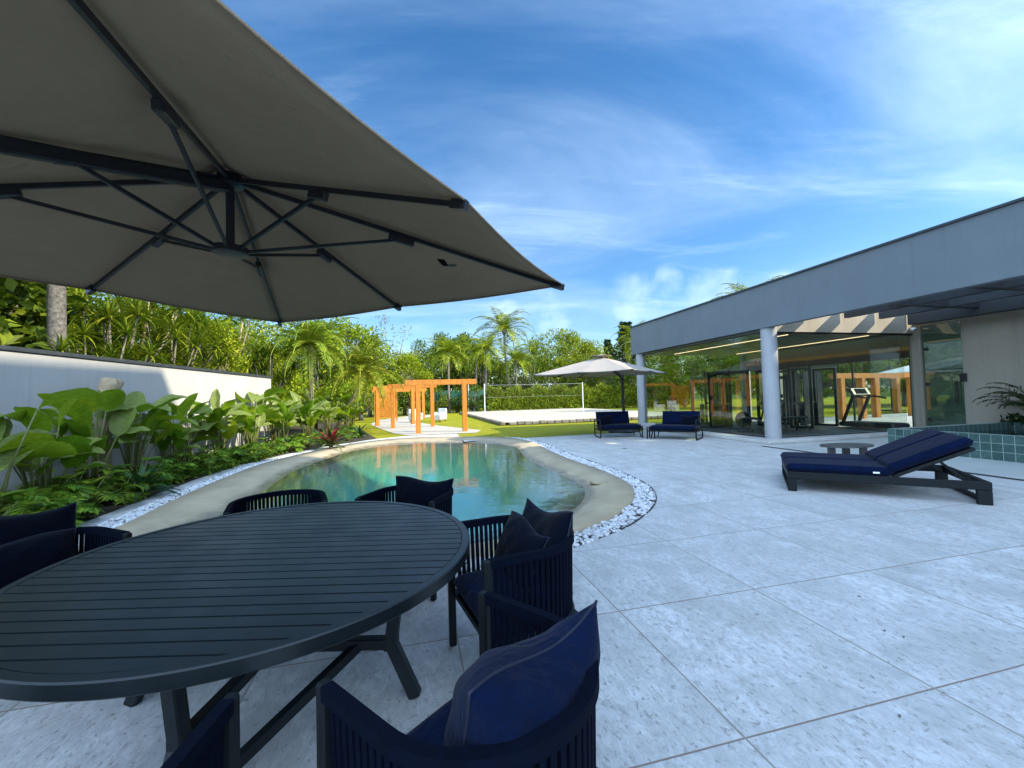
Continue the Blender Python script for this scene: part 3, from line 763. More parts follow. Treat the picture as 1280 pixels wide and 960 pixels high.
# porch: concrete side wall, glass door, beams
mb = MB(); mb.box((D + 0.15, -5.11, 1.75), (0.28, 10.5, 3.5)); pw = mb.build('side_wall', M['concrete'], gym)
mb = MB(); mb.box((D - 0.02, -0.70, 1.75), (0.012, 0.98, 3.26)); dr = mb.build('glass_door', M['doorglass'], gym)
mb = MB(); mb.box((D - 0.06, -0.02 - .18, 1.62), (0.10, 0.05, 2.98)); mb.build('door_jamb', M['concrete'], dr)
for z in (0.45, 1.55, 2.65):
    mb = MB(); mb.box((D - 0.05, -0.33, z), (0.05, 0.09, 0.10), None, 0.008); mb.build('hinge', M['black'], dr)
mb = MB()
for q in (-1.10, -1.02): mb.tube([(D - 0.07, q, 1.0), (D - 0.07, q, 1.62)], 0.016, 8)
for z in (1.08, 1.54): mb.tube([(D - 0.02, -1.10, z), (D - 0.07, -1.10, z)], 0.01, 6); mb.tube([(D - 0.02, -1.02, z), (D - 0.07, -1.02, z)], 0.01, 6)
mb.build('handle', M['black'], dr)
mb = MB(); mb.box((D - 0.04, -1.20, 1.72), (0.05, 0.16, 0.24), None, 0.01); mb.build('lock', M['black'], dr)
mb = MB()
for x in (1.40, 2.78, 4.16): mb.box((x, -5.3, 3.80), (0.16, 10.4, 0.36))
mb.box((5.42, -5.3, 3.71), (0.30, 10.4, 0.52)); mb.build('porch_beam', M['beamdark'], gym)
for k in range(6):
    for a, b in ((0.195, 1.315), (1.485, 2.695), (2.865, 4.075), (4.245, 5.265)):
        mb = MB(); mb.box(((a + b) / 2, -1.75 - 1.75 * k, 3.80), (b - a, 0.16, 0.34)); mb.build('porch_cross_beam', M['beamdark'], gym)
mb = MB(); mb.box((0.14, -5.1, 3.55), (0.10, 10.0, 0.42)); mb.build('porch_ledger', M['beamdark'], gym)
cam_s = empty('security_camera', W(-0.12, 5.35, 3.30), YAW_V, 'small white security camera on the porch corner above the glass door', 'camera')
mb = MB(); mb.tube([(0, 0.0, 0.07), (0, -0.03, 0.03)], 0.018, 8); mb.build('bracket', M['white'], cam_s)
mb = MB(); mb.sphere((0, -0.07, 0.0), 0.075, 14, 10, (1, 1.15, .8)); mb.build('housing', M['white'], cam_s, True)
mb = MB(); mb.sphere((-0.01, -0.135, -0.02), 0.035, 10, 8); mb.build('lens', M['black'], cam_s, True)
# pale paving and slot drain in front of the porch
mb = MB(); mb.add([W(-0.55, -0.86, 0.004), W(-12, -0.86, 0.004), W(-12, 5.6, 0.004), W(-0.55, 5.6, 0.004)], [(0, 1, 2, 3)]); struct('porch_paving', mb, M['porcelain'])
mb = MB(); mb.add([W(-0.55, -1.0, 0.008), W(-12, -1.0, 0.008), W(-12, -0.88, 0.008), W(-0.55, -0.88, 0.008)], [(0, 1, 2, 3)]); struct('drain_channel', mb, M['edge'])

# spa tub
spa = empty('spa_tub', W(-2.25, 1.05), YAW_V, 'raised square spa tub faced in green stone tiles under the porch', 'spa tub')
SX, SY = 4.35, 4.6
mb = MB()
for c, s in (((SX / 2, -0.10, .25), (SX, .2, .50)), ((SX / 2, -SY + .1, .25), (SX, .2, .50)), ((0.10, -SY / 2, .25), (.2, SY - .402, .50)), ((SX - .1, -SY / 2, .25), (.2, SY - .402, .50))): mb.box(c, s)
mb.build('tiled_wall', M['spatile'], spa)
mb = MB(); mb.box((SX / 2, -SY / 2, 0.03), (SX - .402, SY - .402, .06)); mb.build('tub_floor', M['spatile'], spa)
mb = MB(); mb.box((SX / 2, -SY / 2, 0.34), (SX - .404, SY - .404, .02)); mb.build('spa_water', M['water'], spa)

# ------------------------------------------------------------ gym equipment
def G0(x, y): return W(y, x, 0.115)     # gym local (v,u)
def machine(label, x, y, rz, w=1.2, towers=(-.45, .45), panel=True, h=2.15):
    t = empty('cable_machine', G0(x, y), YAW_V + rz, label, 'gym machine', 'strength machines in the gym')
    mb = MB()
    for q in (-w / 2, w / 2):
        mb.box((q, -.35, h / 2), (.07, .09, h)); mb.box((q, .35, h / 2), (.07, .09, h)); mb.box((q, 0, .04), (.07, .8, .08)); mb.box((q, 0, h - .04), (.07, .62, .07))
    mb.box((0, -.35, h + .02), (w + .1, .08, .07)); mb.box((0, .35, h + .02), (w + .1, .08, .07)); mb.box((0, .35, .9), (w - .08, .05, .06))
    mb.build('frame', M['black'], t)
    for q in towers:
        mb = MB()
        for k in range(14): mb.box((q, 0, 0.14 + k * .055), (.26, .16, .05), None, .005)
        mb.tube([(q - .08, 0, .1), (q - .08, 0, h)], .012, 6); mb.tube([(q + .08, 0, .1), (q + .08, 0, h)], .012, 6)
        mb.build('weight_stack', M['black'], t)
        if panel:
            mb = MB(); mb.box((q, -.12, 1.08), (.36, .03, 1.9), None, .01); mb.build('shroud', M['black'], t)
    for q in towers:
        mb = MB(); mb.tube([(q, .30, h - .05), (q, .44, 1.5), (q, .46, 1.15)], .012, 6); mb.sphere((q, .32, h - .12), .07, 10, 6, (.4, 1, 1)); mb.tube([(q - .1, .46, 1.15), (q + .1, .46, 1.15)], .018, 6)
        mb.build('pulley_cable', M['frame'], t)
    return t
machine('black twin tower cable machine with tall shrouds behind the corner glass', 4.2, 2.3, 0.2, 1.5, (-.62, .18))
machine('black cable station with open frame in front of the right hand gym glass', 3.9, 3.6, 0.1, 1.1, (-.1,), True)
machine('dark power rack behind the left gym glass beside the column', 1.5, 3.4, 1.4, 1.3, (.3,), False, 2.1)
machine('tall black rack tower between the bench and the far gym glass', 2.9, 5.6, 0.6, 1.1, (-.25, .25), True, 2.2)
machine('black seated press machine with two shrouds beside the orange portal seen through the gym', 4.9, 3.9, 0.0, 1.0, (-.25, .2), True, 1.9)
machine('dark multi station machine at the far left end of the gym glass', 1.6, 5.0, 0.9, 1.2, (-.3, .3), True, 2.0)
b = empty('weight_bench', G0(2.2, 1.4), YAW_V + 0.1, 'black flat weight bench on the gym floor behind the corner glass', 'bench')
mb = MB(); mb.box((0, 0, .45), (1.25, .28, .07), None, .03); mb.build('pad', M['black'], b)
for q in (-.35, .35):
    mb = MB(); mb.beam((q, 0, .42), (q * 1.5, -.24, .02), .05, .05); mb.beam((q, 0, .42), (q * 1.5, .24, .02), .05, .05); mb.build('leg', M['black'], b)
def rack(label, x, y, rz, n=5):
    t = empty('dumbbell_rack', G0(x, y), YAW_V + rz, label, 'dumbbell rack', 'dumbbell racks in the gym')
    mb = MB()
    for q in (-.28, .28): mb.beam((q, .12, 0), (q, -.05, 1.25), .05, .06); mb.box((q, 0, .03), (.06, .5, .06))
    mb.build('rack_frame', M['black'], t)
    for k in range(n):
        z = .25 + k * .22; y = .12 - .14 * z
        mb = MB(); mb.tube([(-.22, y - .12, z), (.22, y - .12, z)], .018, 6)
        for sx in (-.20, .20): mb.tube([(sx - .08, y - .12, z), (sx + .08, y - .12, z)], .075, 10)
        mb.build('dumbbell', M['black'], t)
rack('black dumbbell rack in front of the far gym glass beside the grey pier', 5.0, 4.6, -1.2)
rack('black dumbbell rack near the lounge seats behind the left glass', 0.9, 6.2, 1.3)
tm = empty('treadmill', G0(4.95, 0.12), YAW_V, 'dark treadmill with slanted uprights beside the right hand gym glass', 'treadmill')
mb = MB(); mb.box((0, .75, .14), (.75, 1.75, .16), None, .05); mb.build('deck', M['black'], tm)
mb = MB(); mb.box((0, .70, .226), (.5, 1.5, .012)); mb.build('belt', M['gymfloor'], tm)
for q in (-.36, .36):
    mb = MB(); mb.beam((q, 1.45, .2), (q, 1.05, 1.15), .07, .09, bev=.01); mb.tube([(q, 1.1, 1.1), (q, .85, 1.08), (q, .55, 1.02)], .03, 8); mb.build('upright', M['frame'], tm)
mb = MB(); mb.box((0, 1.12, 1.24), (.78, .10, .30), Matrix.Rotation(-.5, 3, 'X'), .03); co = mb.build('console', M['black'], tm)
mb = MB(); mb.box((0, 1.075, 1.265), (.5, .012, .20), Matrix.Rotation(-.5, 3, 'X')); mb.build('screen', M['navydark'], co)
bk = empty('exercise_bike', G0(1.0, 1.6), YAW_V + 2.0, 'dark exercise bike behind the glass left of the near column', 'exercise bike')
mb = MB(); mb.tube([(-.5, 0, .1), (0, 0, .45), (.45, 0, .5)], .045, 8); mb.tube([(-.5, -.25, .04), (-.5, .25, .04)], .04, 8); mb.tube([(.5, -.25, .04), (.5, .25, .04)], .04, 8); mb.tube([(.45, 0, .5), (.5, 0, .04)], .04, 8); mb.tube([(-.5, 0, .05), (-.5, 0, .12)], .04, 8); mb.build('frame', M['black'], bk)
mb = MB(); mb.tube([(.42, -.03, .42), (.42, .03, .42)], .26, 24); mb.build('flywheel', M['frame'], bk)
mb = MB(); mb.tube([(-.12, 0, .4), (-.25, 0, .9)], .03, 8); mb.sphere((-.26, 0, .94), .13, 10, 8, (1.2, .8, .35)); mb.build('saddle', M['black'], bk, True)
mb = MB(); mb.tube([(.2, 0, .5), (.32, 0, 1.15)], .03, 8); mb.tube([(.28, -.25, 1.2), (.34, 0, 1.15), (.28, .25, 1.2)], .02, 8); mb.build('handlebar', M['black'], bk)

# ------------------------------------------------------------ parasols
def ribvec(k, half):      # 8 ribs of a square canopy: even = corner, odd = mid-side
    a = math.radians(45 * k + 45)
    r = half * math.sqrt(2) if k % 2 == 0 else half
    return Vector((math.cos(a) * r, math.sin(a) * r, 0))
def umbrella(loc, rz, half, z_edge, z_top, mat, label, arm_dir_k, z_pole, name='cantilever_parasol', group=None, pole_out=0.85, drop=0.50):
    """arm_dir_k: odd rib index the cantilever arm follows out to its pole"""
    t = empty(name, loc, rz, label, 'parasol', group)
    n = 8; ROW = 14
    rise = z_top - z_edge
    def zr(r): return z_top - rise * r
    mb = MB()
    SEG = 10
    rings = []
    for i in range(ROW + 1):
        r = 0.045 + (1 - 0.045) * i / ROW; row = []
        for k in range(8):
            a, b = ribvec(k, half), ribvec((k + 1) % 8, half)
            for j in range(SEG):
                s = j / SEG; p = (a * (1 - s) + b * s) * r
                sag = -0.035 * math.sin(math.pi * s) * r * (1.0 if i < ROW else .6) * 1.2
                pull = 1 - 0.012 * math.sin(math.pi * s) * (r ** 3)
                row.append(Vector((p.x * pull, p.y * pull, zr(r) + sag)))
        row.append(row[0].copy()); rings.append(row)
    mb.grid(rings)
    # hem: short turned-down edge
    hem = [[p.copy() for p in rings[-1]], [p + Vector((0, 0, -0.010)) for p in rings[-1]]]
    mb.grid(hem)
    can = mb.build('canopy', mat, t, True)
    md = can.modifiers.new('thickness', 'SOLIDIFY'); md.thickness = 0.004; md.offset = 1
    mb = MB()
    top = [[], []]
    for k in range(33):
        a = 2 * math.pi * k / 32
        top[0].append(Vector((math.cos(a) * .03, math.sin(a) * .03, z_top + .075))); top[1].append(Vector((math.cos(a) * half * .22, math.sin(a) * half * .22, z_top + .02)))
    mb.grid(top); vt = mb.build('vent_cap', mat, t, True)
    md = vt.modifiers.new('thickness', 'SOLIDIFY'); md.thickness = 0.004; md.offset = 1
    zh = z_top - drop
    for k in range(8):
        e = ribvec(k, half)
        mb = MB(); a = e * 0.03 + Vector((0, 0, zr(.03) - .045)); b = e * 0.985 + Vector((0, 0, zr(.985) - .03))
        mb.beam(a, b, 0.019, 0.030); q = e.normalized()
        mb.beam(e * .955 + Vector((0, 0, zr(.955) - .032)), e * 1.002 + Vector((0, 0, zr(1.0) - .028)), .036, .05)
        rb = mb.build('rib', M['black'], t)
        mb = MB(); f = 0.44
        s0 = q * .09 + Vector((0, 0, zh)); s1 = e * f + Vector((0, 0, zr(f) - .075))
        mb.beam(s0, s1, .016, .022); mb.build('strut', M['black'], rb)
        mb = MB(); mb.beam(e * (f - .035) + Vector((0, 0, zr(f - .035) - .075)), e * (f + .04) + Vector((0, 0, zr(f + .04) - .075)), .045, .055, bev=.008); mb.build('joint', M['black'], rb)
    mb = MB(); mb.tube([(0, 0, zh), (0, 0, z_top - .02)], .026, 14); mb.build('mast', M['black'], t)
    mb = MB(); mb.tube([(0, 0, zh - .03), (0, 0, zh - .022), (0, 0, zh + .02), (0, 0, zh + .03)], [.07, .105, .105, .06], 20); mb.build('lower_hub', M['black'], t, auto=40)
    mb = MB(); mb.tube([(0, 0, z_top - .10), (0, 0, z_top - .085), (0, 0, z_top - .02)], [.06, .085, .075], 16); mb.build('upper_hub', M['black'], t, auto=40)
    d = ribvec(arm_dir_k, half); ext = d * (1 + pole_out * 0.5); dn = d.normalized()
    mb = MB(); mb.beam(dn * .02 + Vector((0, 0, z_top - .105)), dn * (half + pole_out) * 1.0 + Vector((0, 0, zr(1.0) - .10 - .28 * pole_out * rise)), .052, .075, bev=.01)
    mb.build('cantilever_arm', M['black'], t)
    pb = dn * (half + pole_out)
    mb = MB(); mb.box((pb.x, pb.y, z_pole / 2 + .03), (.10, .10, z_pole), Matrix.Rotation(math.atan2(dn.y, dn.x), 3, 'Z'), .012); mb.build('pole', M['black'], t)
    mb = MB(); mb.box((pb.x, pb.y, .035), (.95, .95, .07), Matrix.Rotation(math.atan2(dn.y, dn.x), 3, 'Z'), .02); mb.build('base_weight', M['black'], t)
    mb = MB(); q2 = Matrix.Rotation(math.atan2(dn.y, dn.x), 3, 'Z'); mb.box((pb.x - dn.x * .08, pb.y - dn.y * .08, 1.25), (.10, .09, .20), q2, .02); mb.build('crank_box', M['black'], t)
    return t
# near one: corner towards +x+y is rib A; mids: H at -a
AX = Vector((0.385, 0.923, 0))
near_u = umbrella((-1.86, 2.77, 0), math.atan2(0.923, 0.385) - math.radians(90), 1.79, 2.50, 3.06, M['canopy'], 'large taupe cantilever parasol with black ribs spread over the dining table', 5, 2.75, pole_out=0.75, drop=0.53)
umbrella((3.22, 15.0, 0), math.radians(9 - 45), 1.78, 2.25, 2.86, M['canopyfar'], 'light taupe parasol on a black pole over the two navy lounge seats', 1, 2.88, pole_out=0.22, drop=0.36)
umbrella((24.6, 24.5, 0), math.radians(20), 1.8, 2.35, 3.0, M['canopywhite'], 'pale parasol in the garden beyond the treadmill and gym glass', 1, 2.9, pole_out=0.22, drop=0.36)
# loose tie strap hanging inside the near canopy
mb = MB(); ra, rh = ribvec(0, 1.79), ribvec(7, 1.79); pts = []
for k in range(9):
    f = k / 8; p = ra * (.60 + .10 * f) + (rh - ra) * (.10 + .16 * f)
    pts.append([p + Vector((j * .02, j * .02, 3.06 - .56 * (.66 + .13 * f) - .115 - .05 * math.sin(f * 2.6))) for j in (-1, 1)])
mb.grid(pts); mb.build('tie_strap', M['frame'], near_u)

# ------------------------------------------------------------ dining table
TC = Vector((-1.25, 2.17, 0)); TR = 1.005
tab = empty('dining_table', TC, 0, 'large round charcoal slatted dining table on angled metal legs', 'table')
mb = MB()
pitch_ = 0.0765; gap = 0.0095; y = -TR + .045
ri = TR - 0.044
while y < ri:
    y0, y1 = max(y, -ri), min(y + pitch_ - gap, ri - 1e-4)
    if y1 - y0 > .008:
        pts = []
        for k in range(7):
            yy = y0 + (y1 - y0) * k / 6; pts.append((math.sqrt(max(1e-6, ri * ri - yy * yy)), yy))
        poly = pts + [(-a, b) for a, b in reversed(pts)]
        mb.prism(poly, .724, .750)
    y += pitch_
mb.build('slatted_top', M['tablemetal'], tab)
mb = MB(); prof = [(TR - .042, .700), (TR - .004, .700), (TR, .705), (TR, .748), (TR - .005, .753), (TR - .038, .753), (TR - .042, .749)]
NS = 120; rings = []
for p in prof + [prof[0]]: rings.append([Vector((math.cos(2 * math.pi * k / NS) * p[0], math.sin(2 * math.pi * k / NS) * p[0], p[1])) for k in range(NS + 1)])
mb.grid(rings); mb.build('rim', M['tablemetal'], tab, auto=35)
mb = MB()
for a in (-.5, 0, .5): mb.box((a, 0, .707), (.05, 2 * math.sqrt(ri * ri - a * a) - .02, .03))
mb.build('underframe', M['tablemetal'], tab)
for k in range(4):
    a = math.radians(90 * k); dv = Vector((math.cos(a), math.sin(a), 0)); r3 = Matrix.Rotation(a, 3, 'Z')
    mb = MB(); kn = dv * .60 + Vector((0, 0, .27))
    mb.beam(dv * .72 + Vector((0, 0, 0)), kn, .055, .06, Vector((0, 0, 1)), .006); mb.beam(kn, dv * .66 + Vector((0, 0, .70)), .055, .06, Vector((0, 0, 1)), .006)
    mb.box(kn, (.07, .056, .07), r3, .006)
    mb.build('leg', M['tablemetal'], tab)
mb = MB(); mb.box((0, 0, .27), (1.16, .052, .055), None, .005); mb.box((0, .313, .27), (.052, .57, .055), None, .005); mb.box((0, -.313, .27), (.052, .57, .055), None, .005)
mb.beam((.02, -.62, .03), (.45, .02, .27), .04, .045); mb.beam((.62, -.60, .03), (-.55, -.60, .03), .045, .045)
mb.build('stretcher', M['tablemetal'], tab)

# ------------------------------------------------------------ dining chairs
def upath(w, d, rc, k=14):
    """U-shaped plan path from one arm front (x=-w/2) round the back (y=-d/2) to the other; chair faces +y"""
    hw = w / 2; pts = [(-hw, d / 2)]
    for i in range(1, 5): pts.append((-hw, d / 2 - (d - rc) * i / 5))
    for i in range(k + 1):
        a = math.pi + (math.pi / 2) * i / k; pts.append((-hw + rc + math.cos(a) * rc, -d / 2 + rc + math.sin(a) * rc))
    for i in range(1, 5): pts.append((-hw + rc + (w - 2 * rc) * i / 5, -d / 2))
    for i in range(k + 1):
        a = 1.5 * math.pi + (math.pi / 2) * i / k; pts.append((hw - rc + math.cos(a) * rc, -d / 2 + rc + math.sin(a) * rc))
    for i in range(4, 0, -1): pts.append((hw, d / 2 - (d - rc) * i / 5))
    pts.append((hw, d / 2)); return pts
def resample(pts, step):
    P = [Vector((p[0], p[1], 0)) for p in pts]; L = [0]
    for a, b in zip(P[:-1], P[1:]): L.append(L[-1] + (b - a).length)
    n = int(L[-1] / step); out_ = []; i = 0
    for k in range(n + 1):
        s = L[-1] * k / n
        while i < len(L) - 2 and L[i + 1] < s: i += 1
        t = (s - L[i]) / max(1e-9, L[i + 1] - L[i]); p = P[i].lerp(P[i + 1], t); out_.append((p, (P[i + 1] - P[i]).normalized()))
    return out_
CWD, CDP, CRIM = 0.65, 0.59, 0.735
def cushion_grid(w, d, h, n=14, p=4.0, crown=0.25):
    rows_t, rows_b = [], []
    for i in range(n + 1):
        rt, rb_ = [], []
        for j in range(n + 1):
            x = -1 + 2 * i / n; y = -1 + 2 * j / n
            x = math.copysign(abs(x) ** .75, x); y = math.copysign(abs(y) ** .75, y)
            e = max(0, 1 - abs(x) ** p) * max(0, 1 - abs(y) ** p)
            z = h / 2 * (e ** .28) * (1 - crown + crown * (1 - (x * x + y * y) / 2))
            rt.append(Vector((x * w / 2, y * d / 2, z))); rb_.append(Vector((x * w / 2, y * d / 2, -z)))
        rows_t.append(rt); rows_b.append(rb_)
    return rows_t, rows_b
def soft_box(mb, c, w, d, h, M3=None, n=14, p=5.0, crown=.15):
    a, b = cushion_grid(w, d, h, n, p, crown); c = Vector(c); R3 = M3 or Matrix.Identity(3)
    mb.grid([[c + R3 @ q for q in r] for r in a]); mb.grid([[c + R3 @ q for q in reversed(r)] for r in b])
def make_chair():
    t = empty('dining_chair')
    path = resample(upath(CWD, CDP, .318), .02)
    mb = MB(); rows = [[], [], [], [], []]
    for p, d in path:
        nrm = Vector((d.y, -d.x, 0)); h = CRIM
        rows[0].append(p + nrm * .017 + Vector((0, 0, h - .040))); rows[1].append(p + nrm * .017 + Vector((0, 0, h)))
        rows[2].append(p - nrm * .017 + Vector((0, 0, h))); rows[3].append(p - nrm * .017 + Vector((0, 0, h - .040))); rows[4].append(rows[0][-1])
    mb.grid(rows)
    for e in (0, -1): mb.add([rows[k][e] for k in range(4)], [(0, 1, 2, 3)])
    mb.build('top_rail', M['navyrope'], t, auto=50)
    mb = MB()
    sub = resample(upath(CWD, CDP, .318), .031)
    for i, (p, d) in enumerate(sub):
        if i == 0 or i == len(sub) - 1: continue
        nrm = Vector((d.y, -d.x, 0)); x = Vector((d.x, d.y, 0)) * .0095; yv = nrm * .006
        lo = p * 0.97; top = CRIM - .038; bot = .335
        vs = [lo + x * a + yv * b + Vector((0, 0, bot)) for a, b in ((-1, -1), (1, -1), (1, 1), (-1, 1))] + [p + x * a + yv * b + Vector((0, 0, top)) for a, b in ((-1, -1), (1, -1), (1, 1), (-1, 1))]
        mb.add(vs, [(0, 1, 5, 4), (1, 2, 6, 5), (2, 3, 7, 6), (3, 0, 4, 7)])
    mb.build('rope_straps', M['navyrope'], t)
    mb = MB(); pr = [p * .97 + Vector((0, 0, .325)) for p, d in path]; mb.tube(pr, .017, 8)
    mb.beam(pr[0], pr[-1], .035, .03); mb.box((0, 0.0, .325), (CWD * .9, CDP * .80, .02)); mb.build('seat_frame', M['frame'], t)
    for sx in (-1, 1):
        mb = MB(); mb.box((sx * (CWD / 2 - .002), CDP / 2 + .012, CRIM / 2), (.036, .042, CRIM - .004), None, .006); mb.build('leg', M['frame'], t)
        mb = MB(); mb.beam((sx * (CWD / 2 - .10), -CDP / 2 + .08, .33), (sx * (CWD / 2 - .075), -CDP / 2 + .045, 0), .034, .036); mb.build('leg', M['frame'], t)
    mb = MB(); soft_box(mb, (0, .025, .395), CWD - .075, CDP - .02, .125, None, 18, 9.0, .10)
    mb.v = [(x * (math.sqrt(max(.02, 1 - ((-y) / .300) ** 2.4)) if y < 0 else 1), y, z) for x, y, z in mb.v]
    mb.build('seat_cushion', M['navy'], t, True)
    return t
chair = make_chair()
def place_on(deg, r, face=None, off=0.0):
    a = math.radians(deg); p = TC + Vector((math.cos(a) * r, math.sin(a) * r, 0)); d = TC - p
    rz = math.atan2(d.y, d.x) - math.pi / 2 + off
    return p, rz
CH = [((-.094, 1.235, 0), math.atan2(.62, -.78) - math.pi / 2, 'navy rope tub chair nearest the camera with one long back cushion'),
      ((.01, 2.42, 0), math.atan2(-.40, -.91) - math.pi / 2, 'navy rope tub chair at the right side of the table holding two pillows'),
      (place_on(74, 1.44)[0], place_on(74, 1.44)[1] , 'navy rope tub chair on the pool side of the table with a wide pillow'),
      (place_on(118, 1.42)[0], place_on(118, 1.42)[1], 'navy rope tub chair with bare rounded back on the pool side of the table'),
      (place_on(171, 1.56)[0], place_on(171, 1.56)[1] - .25, 'navy rope tub chair at the left end of the table against the plants'),
      ((-1.07, .80, 0), .06, 'navy rope tub chair cut off at the lower left, its seat under the table')]
for i, (loc, rz, lab) in enumerate(CH):
    o = chair if i == 0 else copy_tree(chair)
    o.location = loc; o.rotation_euler = (0, 0, rz); tag(o, lab, 'chair', 'rope chairs around the dining table')

def pillow(name, loc, rot, w, h, th, seed, label, mat='navydark', group='navy pillows on the dining chairs', piping=True):
    """soft pinched-corner pillow standing in its local xz plane"""
    r2 = random.Random(seed); n = 30; ph_ = [r2.uniform(0, 6.28) for _ in range(8)]
    t = empty(name, loc, 0, label, 'pillow', group); t.rotation_euler = rot
    A, B = [], []; rim = []
    def P(x, y, sgn):
        ax_, ay = abs(x), abs(y)
        pin = 1 - .075 * (1 - ay ** 2) * ax_ ** 3; pin2 = 1 - .075 * (1 - ax_ ** 2) * ay ** 3
        e = max(0.0, (1 - ax_ ** 2.4)) ** .55 * max(0.0, (1 - ay ** 2.4)) ** .55
        wr = .05 * math.sin(7 * x + ph_[0] + 2 * math.sin(3 * y + ph_[1])) * math.sin(5 * y + ph_[2]) + .035 * math.sin(13 * (x + .4 * y) + ph_[3]) * e
        lean = .06 * math.sin(2.2 * x + ph_[4])
        return Vector((x * w / 2 * pin, sgn * th / 2 * e * (1 + wr + .12 * math.sin(2.5 * x + ph_[5])) + lean * th, h / 2 + y * h / 2 * pin2 + .018 * math.sin(3 * x + ph_[6])))
    for i in range(n + 1):
        A.append([]); B.append([])
        for j in range(n + 1):
            x = -1 + 2 * i / n; y = -1 + 2 * j / n
            x = math.sin(x * math.pi / 2) * .55 + x * .45; y = math.sin(y * math.pi / 2) * .55 + y * .45
            A[-1].append(P(x, y, 1)); B[-1].append(P(x, y, -1))
    mb = MB(); mb.grid(B); mb.grid([list(reversed(r)) for r in A]); mb.build('cushion', M[mat], t, True)
    if piping:
        k = [-1 + 2 * i / 40 for i in range(41)]
        loop = [P(x, -1, 1) for x in k[:-1]] + [P(1, y, 1) for y in k[:-1]] + [P(-x, 1, 1) for x in k[:-1]] + [P(-1, -y, 1) for y in k[:-1]]
        mb = MB(); mb.tube(loop, .0042, 6, closed=True); mb.build('seam_piping', M['piping'], t, True)
    return t
def at_chair(i, x, y, z=.455):
    loc, rz, _ = CH[i]; v = Matrix.Rotation(rz, 3, 'Z') @ Vector((x, y, 0)); return Vector(loc) + v + Vector((0, 0, z))
pillow('back_pillow', at_chair(0, .03, -.07, .452), (math.radians(16), 0, CH[0][1]), .55, .40, .27, 1, 'long plump navy back pillow with dark piping on the nearest chair', 'navy')
pillow('back_pillow', at_chair(1, .02, -.13, .44), (math.radians(14), math.radians(4), CH[1][1]), .56, .40, .17, 2, 'taller navy pillow with pointed corners at the back of the right side chair')
pillow('scatter_pillow', at_chair(1, .10, .02, .44), (math.radians(24), math.radians(-6), CH[1][1] + .1), .44, .33, .15, 3, 'smaller navy pillow leaning in front on the right side chair')
pillow('back_pillow', at_chair(2, 0, -.11, .44), (math.radians(12), 0, CH[2][1]), .56, .37, .17, 4, 'wide navy pillow on the pool side chair in front of the water')
pillow('back_pillow', at_chair(4, 0, -.15, .44), (math.radians(14), 0, CH[4][1]), .60, .46, .19, 5, 'puffy navy pillow at the left edge in front of the plants')
pillow('scatter_pillow', at_chair(4, .05, 0.02, .44), (math.radians(26), 0, CH[4][1] - .1), .56, .34, .16, 6, 'lower navy pillow resting in front on the chair at the left edge')

# ------------------------------------------------------------ double sun lounger and side table
ld = Vector((.868, -.496, 0)); lrz = math.atan2(ld.y, ld.x)
lo = empty('sun_lounger', (4.05, 6.25, 0), lrz, 'wide double sun lounger with navy mattress and raised backrest on graphite frame', 'sun lounger')
LL, LW = 2.12, 1.42
for yy in (0.03, LW - .03):
    mb = MB(); mb.box((LL / 2, yy, .235), (LL, .05, .105), None, .008); mb.build('side_rail', M['frame'], lo)
    for xx, sx in ((.055, .11), (LL - .07, .14)):
        mb = MB(); mb.box((xx, yy, .0915), (sx, .052, .181), None, .008); mb.build('leg', M['frame'], lo)
mb = MB(); mb.box((.03, LW / 2, .235), (.055, LW - .115, .10)); mb.box((LL - .03, LW / 2, .235), (.055, LW - .115, .10)); mb.box((.03, LW / 2, .03), (.055, LW - .115, .05)); mb.box((LL - .03, LW / 2, .03), (.055, LW - .115, .05)); mb.box((1.02, LW / 2, .22), (.05, LW - .115, .07)); mb.build('cross_rail', M['frame'], lo)
HX = 1.20; ang = math.radians(27); cb, sb = math.cos(ang), math.sin(ang)
mb = MB()
mb.box((HX / 2 - .01, LW / 2, .272), (HX - .04, LW - .12, .02)); mb.build('slat_deck', M['frame'], lo)
MR = Matrix.Rotation(-ang, 3, 'Y')
mb = MB(); bc = Vector((HX, LW / 2, .30)) + MR @ Vector((.44, 0, -.01)); mb.box(bc, (.90, LW - .06, .045), MR, .01)
bf = mb.build('backrest_frame', M['frame'], lo)
for yy in (.25, LW - .25):
    mb = MB(); mb.beam(Vector((HX, yy, .28)) + MR @ Vector((.55, 0, -.02)), (LL - .10, yy, .20), .03, .03); mb.build('prop', M['frame'], bf)
for k in (0, 1):
    y0 = .012 + k * (LW / 2); wy = LW / 2 - .014
    mb = MB(); soft_box(mb, (HX / 2 - .005, y0 + wy / 2, .345), HX + .03, wy, .135, None, 22, 16, .04); mt = mb.build('mattress', M['navy'], lo, True)
    mb = MB(); cc = Vector((HX, y0 + wy / 2, .31)) + MR @ Vector((.455, 0, .085)); soft_box(mb, cc, .93, wy, .135, MR, 22, 16, .04); mb.build('back_cushion', M['navy'], lo, True)
    if k == 0:
        mb = MB(); mb.box((1.02, y0 - .004, .335), (.07, .006, .022)); mb.build('cloth_tag', M['tagwhite'], mt)
st = empty('side_table', (6.45, 8.15, 0), 0.1, 'low grey oval side table on three flat legs behind the lounger', 'side table')
mb = MB(); pts = [(math.cos(2 * math.pi * k / 48) * .50, math.sin(2 * math.pi * k / 48) * .30) for k in range(48)]
mb.prism(pts, .375, .405); mb.build('table_top', M['grey_table'], st, auto=40)
for x, y in ((-.34, -.02), (.10, .12), (.30, -.05)):
    mb = MB(); mb.box((x, y, .187), (.15, .05, .375), None, .01); mb.build('leg', M['grey_table'], st)

